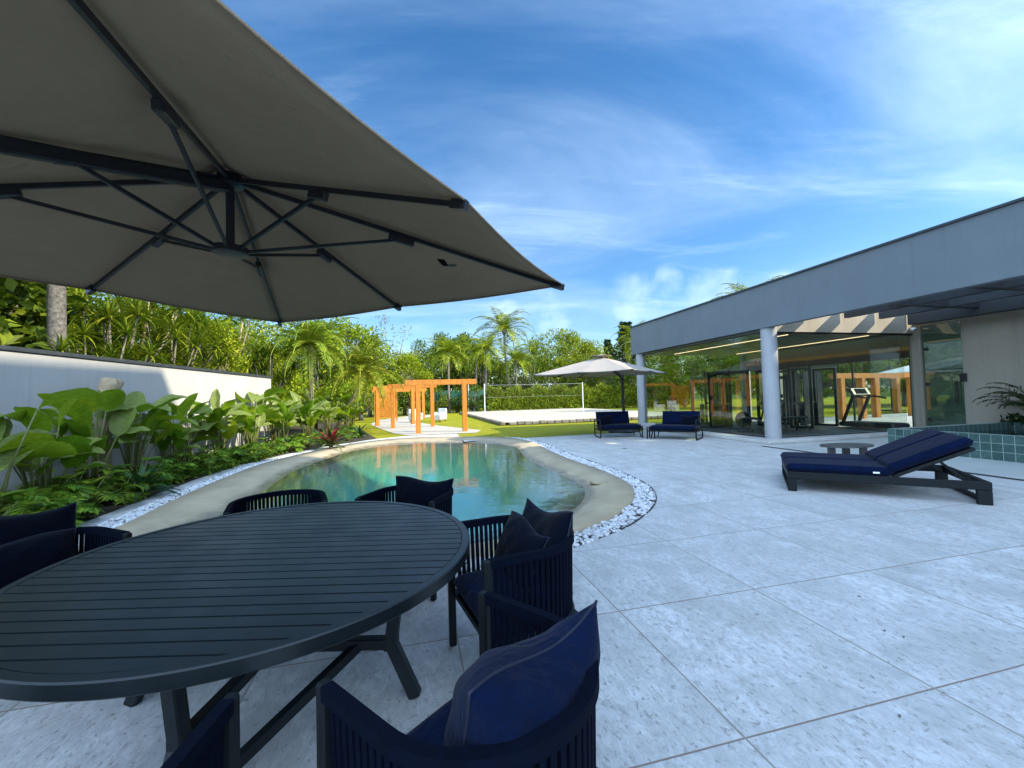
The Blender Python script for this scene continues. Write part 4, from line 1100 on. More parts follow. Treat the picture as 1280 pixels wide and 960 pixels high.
# ------------------------------------------------------------ lounge seats under the far parasol
def lounge(loc, rz, label, mirror):
    s = -1 if mirror else 1
    t = empty('lounge_seat', loc, rz, label, 'lounge seat', 'navy lounge seats under the far parasol')
    mb = MB(); mb.box((0, 0, .27), (1.5, .86, .05), None, .01); mb.build('seat_frame', M['frame'], t)
    def loop(y0, y1, x, z1=.62, r=.09):
        p = []
        for cx_, cz, a0 in ((y1 - r, z1 - r, 0), (y0 + r, z1 - r, 90), (y0 + r, .02 + r, 180), (y1 - r, .02 + r, 270)):
            for q in range(6): a = math.radians(a0 + 90 * q / 5); p.append((x, cx_ + math.cos(a) * r, cz + math.sin(a) * r))
        return p
    mb = MB(); mb.tube(loop(-.45, .43, -s * .74), .022, 8, closed=True); mb.build('arm_frame', M['frame'], t, True)
    for yy in (-.36, .36):
        mb = MB(); mb.beam((s * .62, yy, .25), (s * .68, yy, 0), .03, .03); mb.build('leg', M['frame'], t)
    mb = MB(); soft_box(mb, (s * .01, -.01, .37), 1.46, .88, .16, None, 16, 10, .08); mb.build('seat_cushion', M['navy'], t, True)
    mb = MB(); R3 = Matrix.Rotation(math.radians(76), 3, 'X'); soft_box(mb, (-s * .10, .36, .66), 1.20, .46, .16, R3, 14, 8, .15); mb.build('back_cushion', M['navy'], t, True)
    return t
lounge((3.72, 14.85, 0), math.radians(2), 'navy lounge seat left of the small table with an arm hoop at its left end', False)
lounge((5.30, 13.75, 0), math.radians(-36), 'navy lounge seat right of the small table close to the gym glass', True)
pillow('scatter_pillow', (3.28, 14.72, .44), (math.radians(-20), 0, math.radians(10)), .46, .34, .15, 8, 'navy pillow at the arm of the left lounge seat', 'navydark', 'navy pillows on the lounge seats')
pillow('scatter_pillow', (5.72, 13.62, .44), (math.radians(-18), 0, math.radians(-36)), .55, .32, .15, 9, 'navy bolster pillow on the lounge seat near the gym glass', 'navydark', 'navy pillows on the lounge seats')
t = empty('small_table', (4.55, 14.15, 0), .3, 'small square pale topped table between the two lounge seats', 'side table')
mb = MB(); mb.box((0, 0, .45), (.34, .34, .10), None, .01); mb.build('table_top', M['column'], t)
for x in (-.14, .14):
    for y in (-.14, .14):
        mb = MB(); mb.box((x, y, .2), (.03, .03, .40)); mb.build('leg', M['frame'], t)
# floor outlet
mb = MB(); mb.tube([(3.05, 11.6, .0), (3.05, 11.6, .008)], .07, 16); tag(mb.build('floor_drain', M['steel']), 'small round metal drain in the terrace before the lounge seats', 'drain')
# fallen leaves on the terrace
r2 = random.Random(12)
for i, (x, y) in enumerate(((2.45, 3.05), (2.25, 2.62), (2.30, 2.55), (1.72, 1.95))):
    mb = MB(); a = r2.random() * 6; l = .011
    mb.grid([[Vector((x + math.cos(a) * l * s - math.sin(a) * l * .4 * q, y + math.sin(a) * l * s + math.cos(a) * l * .4 * q, .004 + .004 * abs(q))) for q in (-1, 0, 1)] for s in (-1, 0, 1)])
    tag(mb.build('fallen_leaf', M['barkdark']), 'tiny dark dry leaf lying on the bare terrace tiles', 'leaf', 'dry leaves on the terrace')

# ------------------------------------------------------------ timber portals, armchairs, court net
PORT = [((-4.20, 18.6), (-2.20, 19.15), 'orange timber portal frame nearest the pool'), ((-6.50, 22.7), (-4.45, 23.2), 'second orange timber portal from the pool along the path'),
        ((-8.05, 24.9), (-6.20, 26.0), 'third orange timber portal from the pool along the path'), ((-10.3, 31.5), (-7.0, 32.8), 'farthest orange timber portal at the end of the path')]
def portal(a, b, label, group, h=2.38, th=.21, over=.55):
    a, b = Vector((*a, 0)), Vector((*b, 0)); d = (b - a); rz = math.atan2(d.y, d.x); w = d.length
    t = empty('timber_portal', a, rz, label, 'pergola', group)
    for x in (0, w):
        mb = MB(); mb.box((x, 0, (h - .24) / 2), (th, th, h - .24), None, .012); mb.build('post', M['wood'], t)
    mb = MB(); mb.box((w / 2, 0, h - .12), (w + 2 * over, th * .8, .24), None, .012); mb.build('beam', M['wood'], t)
    return t
for a, b, l in PORT: portal(a, b, l, 'timber portals over the garden path', over=.55 if 'nearest' in l else .25)
mb = MB()
scr = empty('timber_screen', (-9.3, 29.0, 0), .25, 'orange horizontal slatted timber screen behind the portals', 'screen')
for k in range(13): mb.box((0.6, 0, .35 + k * .14), (1.35, .03, .11))
mb.build('slats', M['wood'], scr)
for x in (-.02, 1.22):
    mb = MB(); mb.box((x, .08, 1.05), (.09, .09, 2.1)); mb.build('post', M['wood'], scr)
def armchair(loc, rz, label):
    t = empty('garden_armchair', loc, rz, label, 'armchair', 'white armchairs under the portals')
    mb = MB(); mb.box((0, 0, .24), (.62, .62, .30), None, .04); mb.build('base', M['whitewicker'], t)
    mb = MB(); mb.box((0, .30, .52), (.74, .13, .72), None, .05); mb.build('backrest', M['whitewicker'], t)
    for x in (-.34, .34):
        mb = MB(); mb.box((x, -.02, .38), (.10, .66, .48), None, .04); mb.build('arm', M['whitewicker'], t)
    mb = MB(); soft_box(mb, (0, -.03, .44), .56, .58, .12); mb.build('seat_cushion', M['white'], t, True)
    for x in (-.28, .28):
        for y in (-.26, .26):
            mb = MB(); mb.box((x, y, .05), (.04, .04, .10)); mb.build('leg', M['frame'], t)
armchair((-6.55, 28.2, 0), .6, 'white woven garden armchair on the left under the timber portals')
armchair((-4.9, 28.0, 0), -.6, 'white woven garden armchair on the right under the timber portals')
PORT2 = [((15.6, 19.9), (17.0, 20.4)), ((18.2, 21.0), (20.4, 21.4)), ((22.0, 24.0), (26.0, 25.0))]
l2 = ['orange timber portal beyond the gym glass behind the black cable machine', 'thick orange timber portal beyond the treadmill and gym glass', 'farthest orange timber portal beyond the gym near the pale parasol']
for (a, b), l in zip(PORT2, l2): portal(a, b, l, 'timber portals beyond the gym', 2.2, .27)
def netpost(x, y, h, label):
    mb = MB(); mb.tube([(x, y, .1), (x, y, h)], .034, 10); tag(mb.build('net_post', M['white']), label, 'post', 'white posts at the sand court')
p1, p2 = CW(9.5, 0.7), CW(9.5, 8.7)
netpost(p1.x, p1.y, 2.55, 'white net post at the left side of the sand court'); netpost(p2.x, p2.y, 2.55, 'white net post on the sand court behind the lounge seat')
q1 = CW(22, 1.2); netpost(q1.x, q1.y, 3.4, 'thin white post behind the far left corner of the sand court')
vn = empty('volleyball_net', p1, YAW_V, 'volleyball net stretched between two white posts over the sand', 'net')
mb = MB(); mb.box((4, 0, 2.45), (7.86, .012, .022)); mb.box((4, 0, 1.52), (7.86, .012, .012)); mb.build('net_tape', M['netwhite'], vn)
mb = MB()
for k in range(79): mb.box((.1 + k * .1, 0, 1.985), (.006, .004, .88))
for k in range(8): mb.box((4, 0, 1.6 + k * .11), (7.84, .004, .006))
mb.build('netting', M['frame'], vn)
gf = empty('windbreak_fence', CW(23, -2.5), YAW_V, 'green mesh windbreak fence beyond the sand court among palm trunks', 'fence')
mb = MB(); mb.box((3, 0, 1.4), (6.0, .02, 2.0)); mb.build('mesh_panel', M['netgreen'], gf)
for x in (0, 2, 4, 6):
    mb = MB(); mb.tube([(x, .04, 0), (x, .04, 2.6)], .04, 8); mb.build('post', M['white'], gf)


# ------------------------------------------------------------ foliage builders
class LF:
    """leaf faces collected as arrays; every leaf is its own island"""
    def __init__(s, seed): s.V = []; s.F = []; s.n = 0; s.g = np.random.default_rng(seed)
    def put(s, V, F): s.V.append(V); s.F.append(F + s.n); s.n += len(V)
    def leaves(s, C, D, Nn, L, Wd, fold=0.25):
        """rhombic leaves: C base points, D long directions, Nn side hints, L lengths, Wd widths"""
        k = len(C); D = D / (np.linalg.norm(D, axis=1, keepdims=True) + 1e-9)
        S = np.cross(D, Nn); S /= (np.linalg.norm(S, axis=1, keepdims=True) + 1e-9); U3 = np.cross(S, D)
        L = np.broadcast_to(np.asarray(L, float), (k,))[:, None]; Wd = np.broadcast_to(np.asarray(Wd, float), (k,))[:, None]
        a = C; b = C + D * L * .45 + S * Wd * .5 + U3 * Wd * fold; c = C + D * L; d = C + D * L * .45 - S * Wd * .5 + U3 * Wd * fold
        V = np.stack([a, b, c, d], 1).reshape(-1, 3); i = np.arange(k)[:, None] * 4
        F = np.concatenate([i + np.array([[0, 1, 2]]), i + np.array([[0, 2, 3]])], 1).reshape(-1, 3)
        s.put(V, F)
    def clump(s, c, r, n, size, flat=0.75, up=0.4):
        g = s.g; d = g.normal(size=(n, 3)); d /= np.linalg.norm(d, axis=1, keepdims=True)
        rad = r * g.random(n)[:, None] ** .45
        P = np.asarray(c)[None] + d * rad * np.array([1, 1, flat])
        D = d * .9 + g.normal(size=(n, 3)) * .7; D[:, 2] -= .15
        Nn = g.normal(size=(n, 3)) * .6 + np.array([0, 0, 1]) * (.6 + up) + d * .5
        sz = size * g.uniform(.65, 1.3, n)
        s.leaves(P, D, Nn, sz, sz * .55)
    def build(s, name, mat, parent=None, smooth=False):
        V = np.concatenate(s.V); F = np.concatenate(s.F); me = bpy.data.meshes.new(name)
        me.vertices.add(len(V)); me.vertices.foreach_set('co', V.astype(np.float32).ravel())
        me.loops.add(F.size); me.loops.foreach_set('vertex_index', F.astype(np.int32).ravel())
        me.polygons.add(len(F)); w = F.shape[1]
        me.polygons.foreach_set('loop_start', np.arange(len(F), dtype=np.int32) * w)
        me.polygons.foreach_set('loop_total', np.full(len(F), w, np.int32))
        if smooth: me.polygons.foreach_set('use_smooth', [True] * len(F))
        me.materials.append(mat); me.update(calc_edges=True); me.validate()
        o = bpy.data.objects.new(name, me); COL.objects.link(o)
        if parent is not None: o.parent = parent
        return o

def broad_tree(seed, h=9.0, crown_r=3.4, trunk_h=3.0, n_cl=34, per=150, leaf=.30, mat='lf_mid', bark='bark', tall=1.0, lean=0.0, sparse=False):
    r = random.Random(seed); t = empty('broadleaf_tree')
    lf = LF(seed); tb = MB()
    top = Vector((lean, 0, trunk_h)); r0 = .11 + h * .012
    tb.tube([(0, 0, -.1), (lean * .2, .04, trunk_h * .4), (lean * .7, -.05, trunk_h * .8), top], [r0 * 1.3, r0, r0 * .85, r0 * .75], 9)
    cc = Vector((lean, 0, trunk_h + (h - trunk_h) * .48)); rz = (h - trunk_h) * .55 * tall
    for k in range(n_cl):
        th = r.uniform(0, 6.283); cz = r.uniform(-.85, 1.0); rr = math.sqrt(max(0, 1 - cz * cz)) * r.uniform(.55, 1.0)
        wob = 1 + .22 * math.sin(3 * th + seed) + .14 * math.sin(5 * th + 2 * seed)
        c = cc + Vector((math.cos(th) * rr * crown_r * wob, math.sin(th) * rr * crown_r * wob, cz * rz * r.uniform(.8, 1.05)))
        cr = crown_r * r.uniform(.22, .40)
        lf.clump(c, cr, int(per * r.uniform(.6, 1.3)), leaf, .7)
        if k % 2 == 0:
            m = top.lerp(c, .5) + Vector((0, 0, -.2 * crown_r * .3))
            tb.tube([top - Vector((0, 0, r.uniform(0, trunk_h * .25))), m, c], [r0 * .45, r0 * .28, r0 * .08], 6)
    tb.build('trunk', M[bark], t, True); lf.build('crown', M[mat], t); return t
def conifer(seed, h=11):
    r = random.Random(seed); t = empty('conifer_tree'); lf = LF(seed); tb = MB()
    tb.tube([(0, 0, 0), (0, 0, h * .6), (0, 0, h)], [.2, .12, .02], 8); g = lf.g
    for k in range(24):
        z = h * (.18 + .82 * k / 24); R3 = (1 - k / 25) * h * .26 + .25
        for j in range(6):
            a = r.uniform(0, 6.28); d = Vector((math.cos(a), math.sin(a), r.uniform(.1, .45))); l = R3 * r.uniform(.6, 1.1)
            e = Vector((0, 0, z)) + d * l; tb.tube([(0, 0, z), e], [.03, .008], 4)
            n = 36; s_ = g.random(n)[:, None] ** .7; P = np.array((0, 0, z))[None] + np.array(d)[None] * l * s_
            lf.leaves(P, np.array(d)[None] * .7 + g.normal(size=(n, 3)) * .5, g.normal(size=(n, 3)) + np.array([0, 0, .8]), .38, .12)
    tb.build('trunk', M['bark'], t, True); lf.build('crown', M['lf_blue'], t); return t
def frond(lf, base, az, el, length, droop, nl, ll, lw, vee=.5, both=True, twist=0.0):
    """one pinnate frond: rachis bends down; leaflets in two rows"""
    g = lf.g; h = np.array([math.cos(az), math.sin(az), 0.0]); side = np.array([-math.sin(az), math.cos(az), 0.0])
    k = np.linspace(.06, 1, nl); ang = el - droop * k ** 1.5
    dl = length / nl; P = np.array(base, float)[None] + np.cumsum((np.cos(ang)[:, None] * h[None] + np.sin(ang)[:, None] * np.array([0, 0, 1.0])[None]) * dl, axis=0)
    T = np.cos(ang)[:, None] * h[None] + np.sin(ang)[:, None] * np.array([[0, 0, 1.0]])
    up = np.cross(T, side[None]); up *= np.sign(up[:, 2:3] + 1e-6)
    prof = np.sin(np.clip(k * 1.05 + .12, 0, 1) * math.pi) ** .6 * .9 + .1
    for sg in (-1, 1):
        D = side[None] * sg + T * .55 + up * (vee - .75 * k[:, None]) * .7 + g.normal(size=(nl, 3)) * .09
        D[:, 2] -= .25 * k
        lf.leaves(P, D, up + g.normal(size=(nl, 3)) * .15, ll * prof * g.uniform(.85, 1.1, nl), lw, .1)
    rw = .02 * length / 2.5 + .006
    n = nl - 1; V = np.concatenate([P + side[None] * rw, P - side[None] * rw, P - up * rw]); i = np.arange(n)[:, None]
    F = np.concatenate([np.concatenate([i + a * nl, i + b * nl, i + 1 + b * nl], 1) for a, b in ((0, 1), (1, 2), (2, 0))] + [np.concatenate([i + a * nl, i + 1 + b * nl, i + 1 + a * nl], 1) for a, b in ((0, 1), (1, 2), (2, 0))])
    lf.put(V, F)
def palm(seed, trunk, tr, nf, fl, ll, lw, mat, bark='bark', droop=1.5, nl=34, skirt=True, name='palm_tree', el_hi=1.35, el_lo=-.35):
    r = random.Random(seed); t = empty(name); tb = MB()
    n = len(trunk); rs = [tr * (1.35 if i == 0 else 1 - .25 * i / n) for i in range(n)]
    tb.tube(trunk, rs, 10)
    top = Vector(trunk[-1]); tb.sphere(top - Vector((0, 0, .05)), tr * 1.7, 10, 8, (1, 1, 1.8))
    if skirt:
        for k in range(26):     # old leaf bases under the crown
            a = r.uniform(0, 6.28); z = r.uniform(-.75, 0); d = Vector((math.cos(a), math.sin(a), .6))
            p = top + Vector((0, 0, z)); tb.tube([p + d * tr * .5, p + d * tr * 2.2], [.025, .012], 4)
    tb.build('trunk', M[bark], t, True); lf = LF(seed)
    for k in range(nf):
        el = el_lo + (el_hi - el_lo) * ((k + .5) / nf) ** .9
        frond(lf, top + Vector((0, 0, .08)), k * 2.39996 + r.uniform(-.2, .2), el + r.uniform(-.12, .12), fl * r.uniform(.85, 1.1), droop * r.uniform(.75, 1.15), nl, ll, lw, r.uniform(.2, .6))
    lf.build('crown', M[mat], t); return t
def rosette(lf, base, n, L, w, spread=1.3, arch=1.1, seg=4, tip_up=0.0, axis=None):
    g = lf.g
    for k in range(n):
        az = k * 2.39996 + g.uniform(-.2, .2); el = 1.45 - spread * ((k + .5) / n) ** .8 + g.uniform(-.1, .1); l = L * g.uniform(.8, 1.1)
        h = np.array([math.cos(az), math.sin(az), 0]); sd = np.array([-math.sin(az), math.cos(az), 0]); p = np.array(base, float); V = []
        for j in range(seg + 1):
            s_ = j / seg; ww = w * (1 - s_ ** 2.2) * (.55 + .9 * min(s_ * 2, .5)) + .002; u3 = np.array([-h[0] * math.sin(el), -h[1] * math.sin(el), math.cos(el)])
            V += [p + sd * ww * .5 + u3 * ww * .18, p - u3 * ww * .05, p - sd * ww * .5 + u3 * ww * .18]
            e2 = el - arch * s_; p = p + (h * math.cos(e2) + np.array([0, 0, 1]) * math.sin(e2)) * l / seg
        F = []
        for j in range(seg):
            a = j * 3; F += [(a, a + 1, a + 4), (a, a + 4, a + 3), (a + 1, a + 2, a + 5), (a + 1, a + 5, a + 4)]
        lf.put(np.array(V), np.array(F))
def dracaena(seed, h, spreadr=1.1, n=9, bark='barkpale'):
    r = random.Random(seed); t = empty('dragon_tree'); tb = MB(); lf = LF(seed)
    fork = Vector((r.uniform(-.1, .1), r.uniform(-.1, .1), h * r.uniform(.40, .5)))
    tb.tube([(0, 0, 0), fork * .5 + Vector((.06, 0, 0)), fork], [.12, .09, .08], 8)
    for k in range(n):
        a = 6.283 * k / n + r.uniform(-.3, .3); l = spreadr * r.uniform(.25, 1.0); z = h * r.uniform(.62, 1.0)
        e = Vector((math.cos(a) * l, math.sin(a) * l, z)); m = fork.lerp(e, .5) + Vector((math.cos(a) * .12, math.sin(a) * .12, -.08))
        tb.tube([fork, m, e], [.05, .03, .02], 6); rosette(lf, e, 40, .70, .055, 1.85, .8, 3)
        if k % 2 == 0: rosette(lf, m + Vector((.05, 0, .05)), 20, .5, .045, 1.9, .8, 3)
    tb.build('trunk', M[bark], t, True); lf.build('crown', M['lf_drac'], t); return t
def paddle_plant(seed, n, h, ll, lw):
    """clump of tall stalks each carrying one big paddle leaf"""
    r = random.Random(seed); t = empty('paddle_leaf_plant'); tb = MB(); lf = LF(seed)
    for k in range(n):
        a = r.uniform(0, 6.283); lean = r.uniform(.05, .40) * h * .7; hh = h * r.uniform(.42, 1.0)
        b = Vector((math.cos(a) * .07, math.sin(a) * .07, 0)); e = Vector((math.cos(a) * lean, math.sin(a) * lean, hh))
        m = b.lerp(e, .55) - Vector((math.cos(a), math.sin(a), 0)) * lean * .15
        tb.tube([b, m, e], [.016, .012, .009], 5)
        az = a + r.uniform(-.7, .7); el = r.uniform(.15, 1.4); roll = r.uniform(-.7, .7); L_ = ll * r.uniform(.65, 1.1); W_ = lw * r.uniform(.75, 1.1); arch = r.uniform(.3, 1.0)
        hv = np.array([math.cos(az), math.sin(az), 0]); sd0 = np.array([-math.sin(az), math.cos(az), 0]); p = np.array(e); V = []; seg = 9; F = []
        ph_ = r.uniform(0, 6)
        for j in range(seg + 1):
            s_ = j / seg; e2 = el - arch * s_; T = hv * math.cos(e2) + np.array([0, 0, 1]) * math.sin(e2); u3 = np.cross(T, sd0); u3 *= (1 if u3[2] >= 0 else -1) if abs(u3[2]) > .05 else 1
            sd = sd0 * math.cos(roll) + u3 * math.sin(roll); uu = np.cross(T, sd)
            if uu[2] < 0: uu = -uu
            wv = W_ * (math.sin(math.pi * min(1, s_ ** .8 * .98 + .015)) ** .62)
            for q in (-1, -.5, 0, .5, 1):
                V.append(p + sd * wv * .5 * q + uu * (abs(q) ** 1.4 * wv * .20 + .012 * math.sin(14 * s_ + ph_ + q * 2) * abs(q)))
            p = p + T * L_ / seg
        for j in range(seg):
            for q in range(4):
                a0 = j * 5 + q; F += [(a0, a0 + 1, a0 + 6, a0 + 5)]
        F = np.array(F); lf.put(np.array(V), np.concatenate([F[:, [0, 1, 2]], F[:, [0, 2, 3]]]))
    tb.build('stalks', M['stem'], t, True); lf.build('leaves', M['lf_big'], t, True); return t
def fern_plant(seed, n=16, L_=.75):
    r = random.Random(seed); t = empty('lobed_leaf_plant'); lf = LF(seed); tb = MB()
    for k in range(n):
        az = k * 2.39996 + r.uniform(-.3, .3); l = L_ * r.uniform(.4, .8); el = r.uniform(.5, 1.35)
        e = Vector((math.cos(az) * math.cos(el) * l, math.sin(az) * math.cos(el) * l, math.sin(el) * l)); tb.tube([(0, 0, 0), e * .55 + Vector((0, 0, .05)), e], [.009, .007, .005], 4)
        frond(lf, e, az, r.uniform(-.1, .6), .42 * r.uniform(.7, 1.1), 1.3, 11, .24, .05, .2)
    tb.build('stalks', M['stem'], t, True); lf.build('leaves', M['lf_fern'], t); return t
def bromeliad(seed, n, L_, w, mat, inner=None, label=None):
    t = empty('bromeliad'); lf = LF(seed); rosette(lf, (0, 0, .05), n, L_, w, 1.45, .95, 6); lf.build('leaves', M[mat], t, True)
    if inner:
        lf = LF(seed + 1); rosette(lf, (0, 0, .10), 13, L_ * .85, w * .85, .95, .55, 6); lf.build('inner_leaves', M[inner], t, True)
    mb = MB(); mb.tube([(0, 0, 0), (0, 0, .14)], [.05, .035], 8); mb.build('stem', M['stem'], t); return t

def put(proto, used, loc, rz, sc, label, cat, group, name=None):
    o = proto if not used else copy_tree(proto)
    o.location = loc; o.rotation_euler = (0, 0, rz); o.scale = (sc, sc, sc) if not isinstance(sc, tuple) else sc
    return tag(o, label, cat, group)

# ---- left planting bed
r2 = random.Random(21)
pp = [paddle_plant(31, 20, 1.45, .72, .36), paddle_plant(32, 18, 1.30, .62, .32), paddle_plant(33, 24, 1.25, .56, .28)]
useds = [False] * 3
BED = [(-6.35, 5.05, 1.0, 'broad leaved clump nearest the camera at the left edge of the photo'), (-6.75, 6.0, 1.0, 'broad leaved clump with a wide flat leaf against the shaded white wall'), (-7.15, 7.1, 1.12, 'tall thin stalked clump with pale backed leaves on the shaded wall'),
       (-7.35, 8.1, 1.05, 'upright clump beside the sawn stump on the wall'), (-7.4, 9.0, 1.0, 'clump with a bright yellow leaf below the shadow edge on the wall'), (-7.7, 9.8, 1.05, 'clump just past the shadow edge on the wall'), (-7.5, 10.7, .95, 'sunlit clump with yellow green leaves at the middle of the wall'),
       (-8.0, 11.4, 1.1, 'sunlit clump pressed against the bright part of the wall'), (-7.7, 12.3, 1.0, 'bushy sunlit clump in front of the far wall'), (-8.2, 13.2, 1.12, 'tall sunlit clump two places before the wall end'), (-7.7, 14.1, 1.0, 'yellowish clump just before the wall end'), (-8.5, 15.0, 1.15, 'large clump at the end of the white wall'),
       (-7.6, 15.6, .95, 'low clump behind the red bromeliad'), (-8.3, 16.8, 1.1, 'pale leaved clump between the wall end and the date palm'), (-9.6, 17.6, 1.2, 'clump left of the upright date palm'), (-8.0, 18.2, 1.0, 'clump at the foot of the upright date palm'), (-9.6, 20.0, 1.25, 'clump between the two date palms'), (-7.9, 19.9, .95, 'clump at the foot of the leaning date palm'), (-8.6, 22.4, 1.2, 'clump behind the leaning date palm'), (-10.6, 22.5, 1.3, 'farthest clump in the bed before the trees')]
for i, (x, y, s, lab) in enumerate(BED):
    k = i % 3; put(pp[k], useds[k], (x, y, .01), r2.uniform(0, 6.28), s * r2.uniform(.95, 1.08), 'paddle leaf plant, ' + lab, 'plant', 'paddle leaf plants along the wall'); useds[k] = True
fp = [fern_plant(41), fern_plant(42, 20, .6)]; fu = [False, False]
FERN = [(-5.75, 4.6, 1.1), (-5.95, 5.3, 1.1), (-6.2, 6.1, 1.05), (-6.3, 6.75, .95), (-6.65, 7.5, 1.1), (-6.75, 8.2, .9), (-6.95, 8.9, 1.1), (-7.0, 9.6, .9), (-7.15, 10.3, 1.05), (-6.95, 11.1, .9), (-7.1, 12.0, 1.0), (-6.9, 12.9, .9), (-6.7, 13.7, .95), (-6.6, 14.6, 1.0), (-6.2, 15.6, .9), (-6.9, 16.6, 1.0), (-7.1, 17.8, 1.0), (-6.5, 5.6, 1.2), (-6.9, 6.5, 1.1)]
ords = ['first', 'second', 'third', 'fourth', 'fifth', 'sixth', 'seventh', 'eighth', 'ninth', 'tenth', 'eleventh', 'twelfth', 'thirteenth', 'fourteenth', 'fifteenth', 'sixteenth', 'seventeenth']
for i, (x, y, s) in enumerate(FERN):
    k = i % 2
    lab = ('low feathery lobed leaf plant, ' + ords[i] + ' from the camera along the pebble band') if i < 17 else ('lobed leaf plant tucked between the big paddle leaves close to the camera', 'lobed leaf plant under the wide flat paddle leaf by the shaded wall')[i - 17]
    put(fp[k], fu[k], (x, y, .01), r2.uniform(0, 6.28), s * .88, lab, 'plant', 'lobed leaf plants along the pebbles'); fu[k] = True
b0 = bromeliad(51, 26, .62, .11, 'lf_brom'); put(b0, False, (-6.15, 6.95, .02), 0, 1.15, 'large dark green bromeliad rosette beside the pebble band in the shade', 'bromeliad', 'green bromeliads in the bed')
for x, y, s, lab in ((-7.2, 13.4, .9, 'green bromeliad rosette in sun behind the pebbles left of the red one'), (-6.3, 17.2, 1.1, 'big green strap leaved rosette right of the red bromeliad near the lawn'), (-7.5, 16.2, 1.1, 'green bromeliad rosette below the upright date palm')):
    put(b0, True, (x, y, .02), r2.uniform(0, 6), s, lab, 'bromeliad', 'green bromeliads in the bed')
b1 = bromeliad(53, 22, .55, .10, 'lf_redgreen', 'lf_red'); put(b1, False, (-5.80, 13.35, .04), 0, 1.45, 'red bromeliad with maroon and green outer leaves on the pool edge', 'bromeliad', None)
lf = LF(61); g = lf.g
for k in range(2600):
    y = 4.0 + 15 * g.random(); x = -6.1 - .16 * (y - 4) * .62 - g.random() * 1.5
    lf.clump((x, y, .08), .14, 5, .13, .7)
tag(lf.build('ground_cover', M['lf_fern']), 'low dark ground cover leaves between the bed plants', 'ground cover', None, 'stuff')

# ---- feather palms by the bed
put(palm(71, [(0, 0, 0), (.03, 0, 1.3), (0, .02, 2.7), (-.03, 0, 4.0)], 0.09, 54, 2.55, .42, .034, 'lf_phoenix', 'barkpale', 1.7, 48, True, 'date_palm'), False, (-9.05, 18.85, 0), .4, 1.0, 'upright slender date palm with a feathery crown in the left bed', 'palm', 'date palms in the bed')
put(palm(72, [(0, 0, 0), (.35, .02, .8), (.85, 0, 1.6), (1.25, 0, 2.4), (1.35, 0, 2.9)], .10, 54, 2.5, .42, .034, 'lf_phoenix', 'barkpale', 1.6, 48, True, 'date_palm'), False, (-8.85, 20.9, 0), 0.0, 1.0, 'leaning curved date palm bending right beside the orange portals', 'palm', 'date palms in the bed')
# ---- coconut palms behind the lawn
cp = [palm(81, [(0, 0, 0), (.1, 0, 2), (.05, 0, 4.4), (0, 0, 6.2)], .13, 28, 3.5, .85, .07, 'lf_palm', 'bark', 1.7, 30, False), palm(82, [(0, 0, 0), (-.1, 0, 2.2), (.1, 0, 4.6), (.15, 0, 6.8)], .12, 26, 3.3, .8, .07, 'lf_palm', 'bark', 1.9, 30, False)]
cu = [False, False]
for i, (px, Y, top, lab) in enumerate(((561, 44.0, 6.3, 'yellow green coconut palm with orange fronds above the nearest portal beam'), (607, 46, 6.8, 'coconut palm behind the left net post'), (646, 47, 5.6, 'low coconut palm with drooping orange fronds above the sand court'), (634, 56, 10.6, 'tall dark coconut palm rising above the others behind the sand court'), (596, 52, 6.9, 'coconut palm half hidden between the two by the net post'), (668, 54, 7.2, 'slim coconut palm left of the round topped trees'), (577, 58, 7.6, 'pale coconut palm farther back right of the orange fronded one'), (800, 47, 7.5, 'palm with light fronds behind the far corner of the gym'), (953, 33, 7.8, 'palm whose frond tips show above the gym roof line'))):
    k = i % 2; s = top / (6.3, 6.9)[k]; X = (px - 640) / 523 * Y
    put(cp[k], cu[k], (X, Y, 0), r2.uniform(0, 6.28), s, lab, 'palm', 'coconut palms behind the lawn'); cu[k] = True

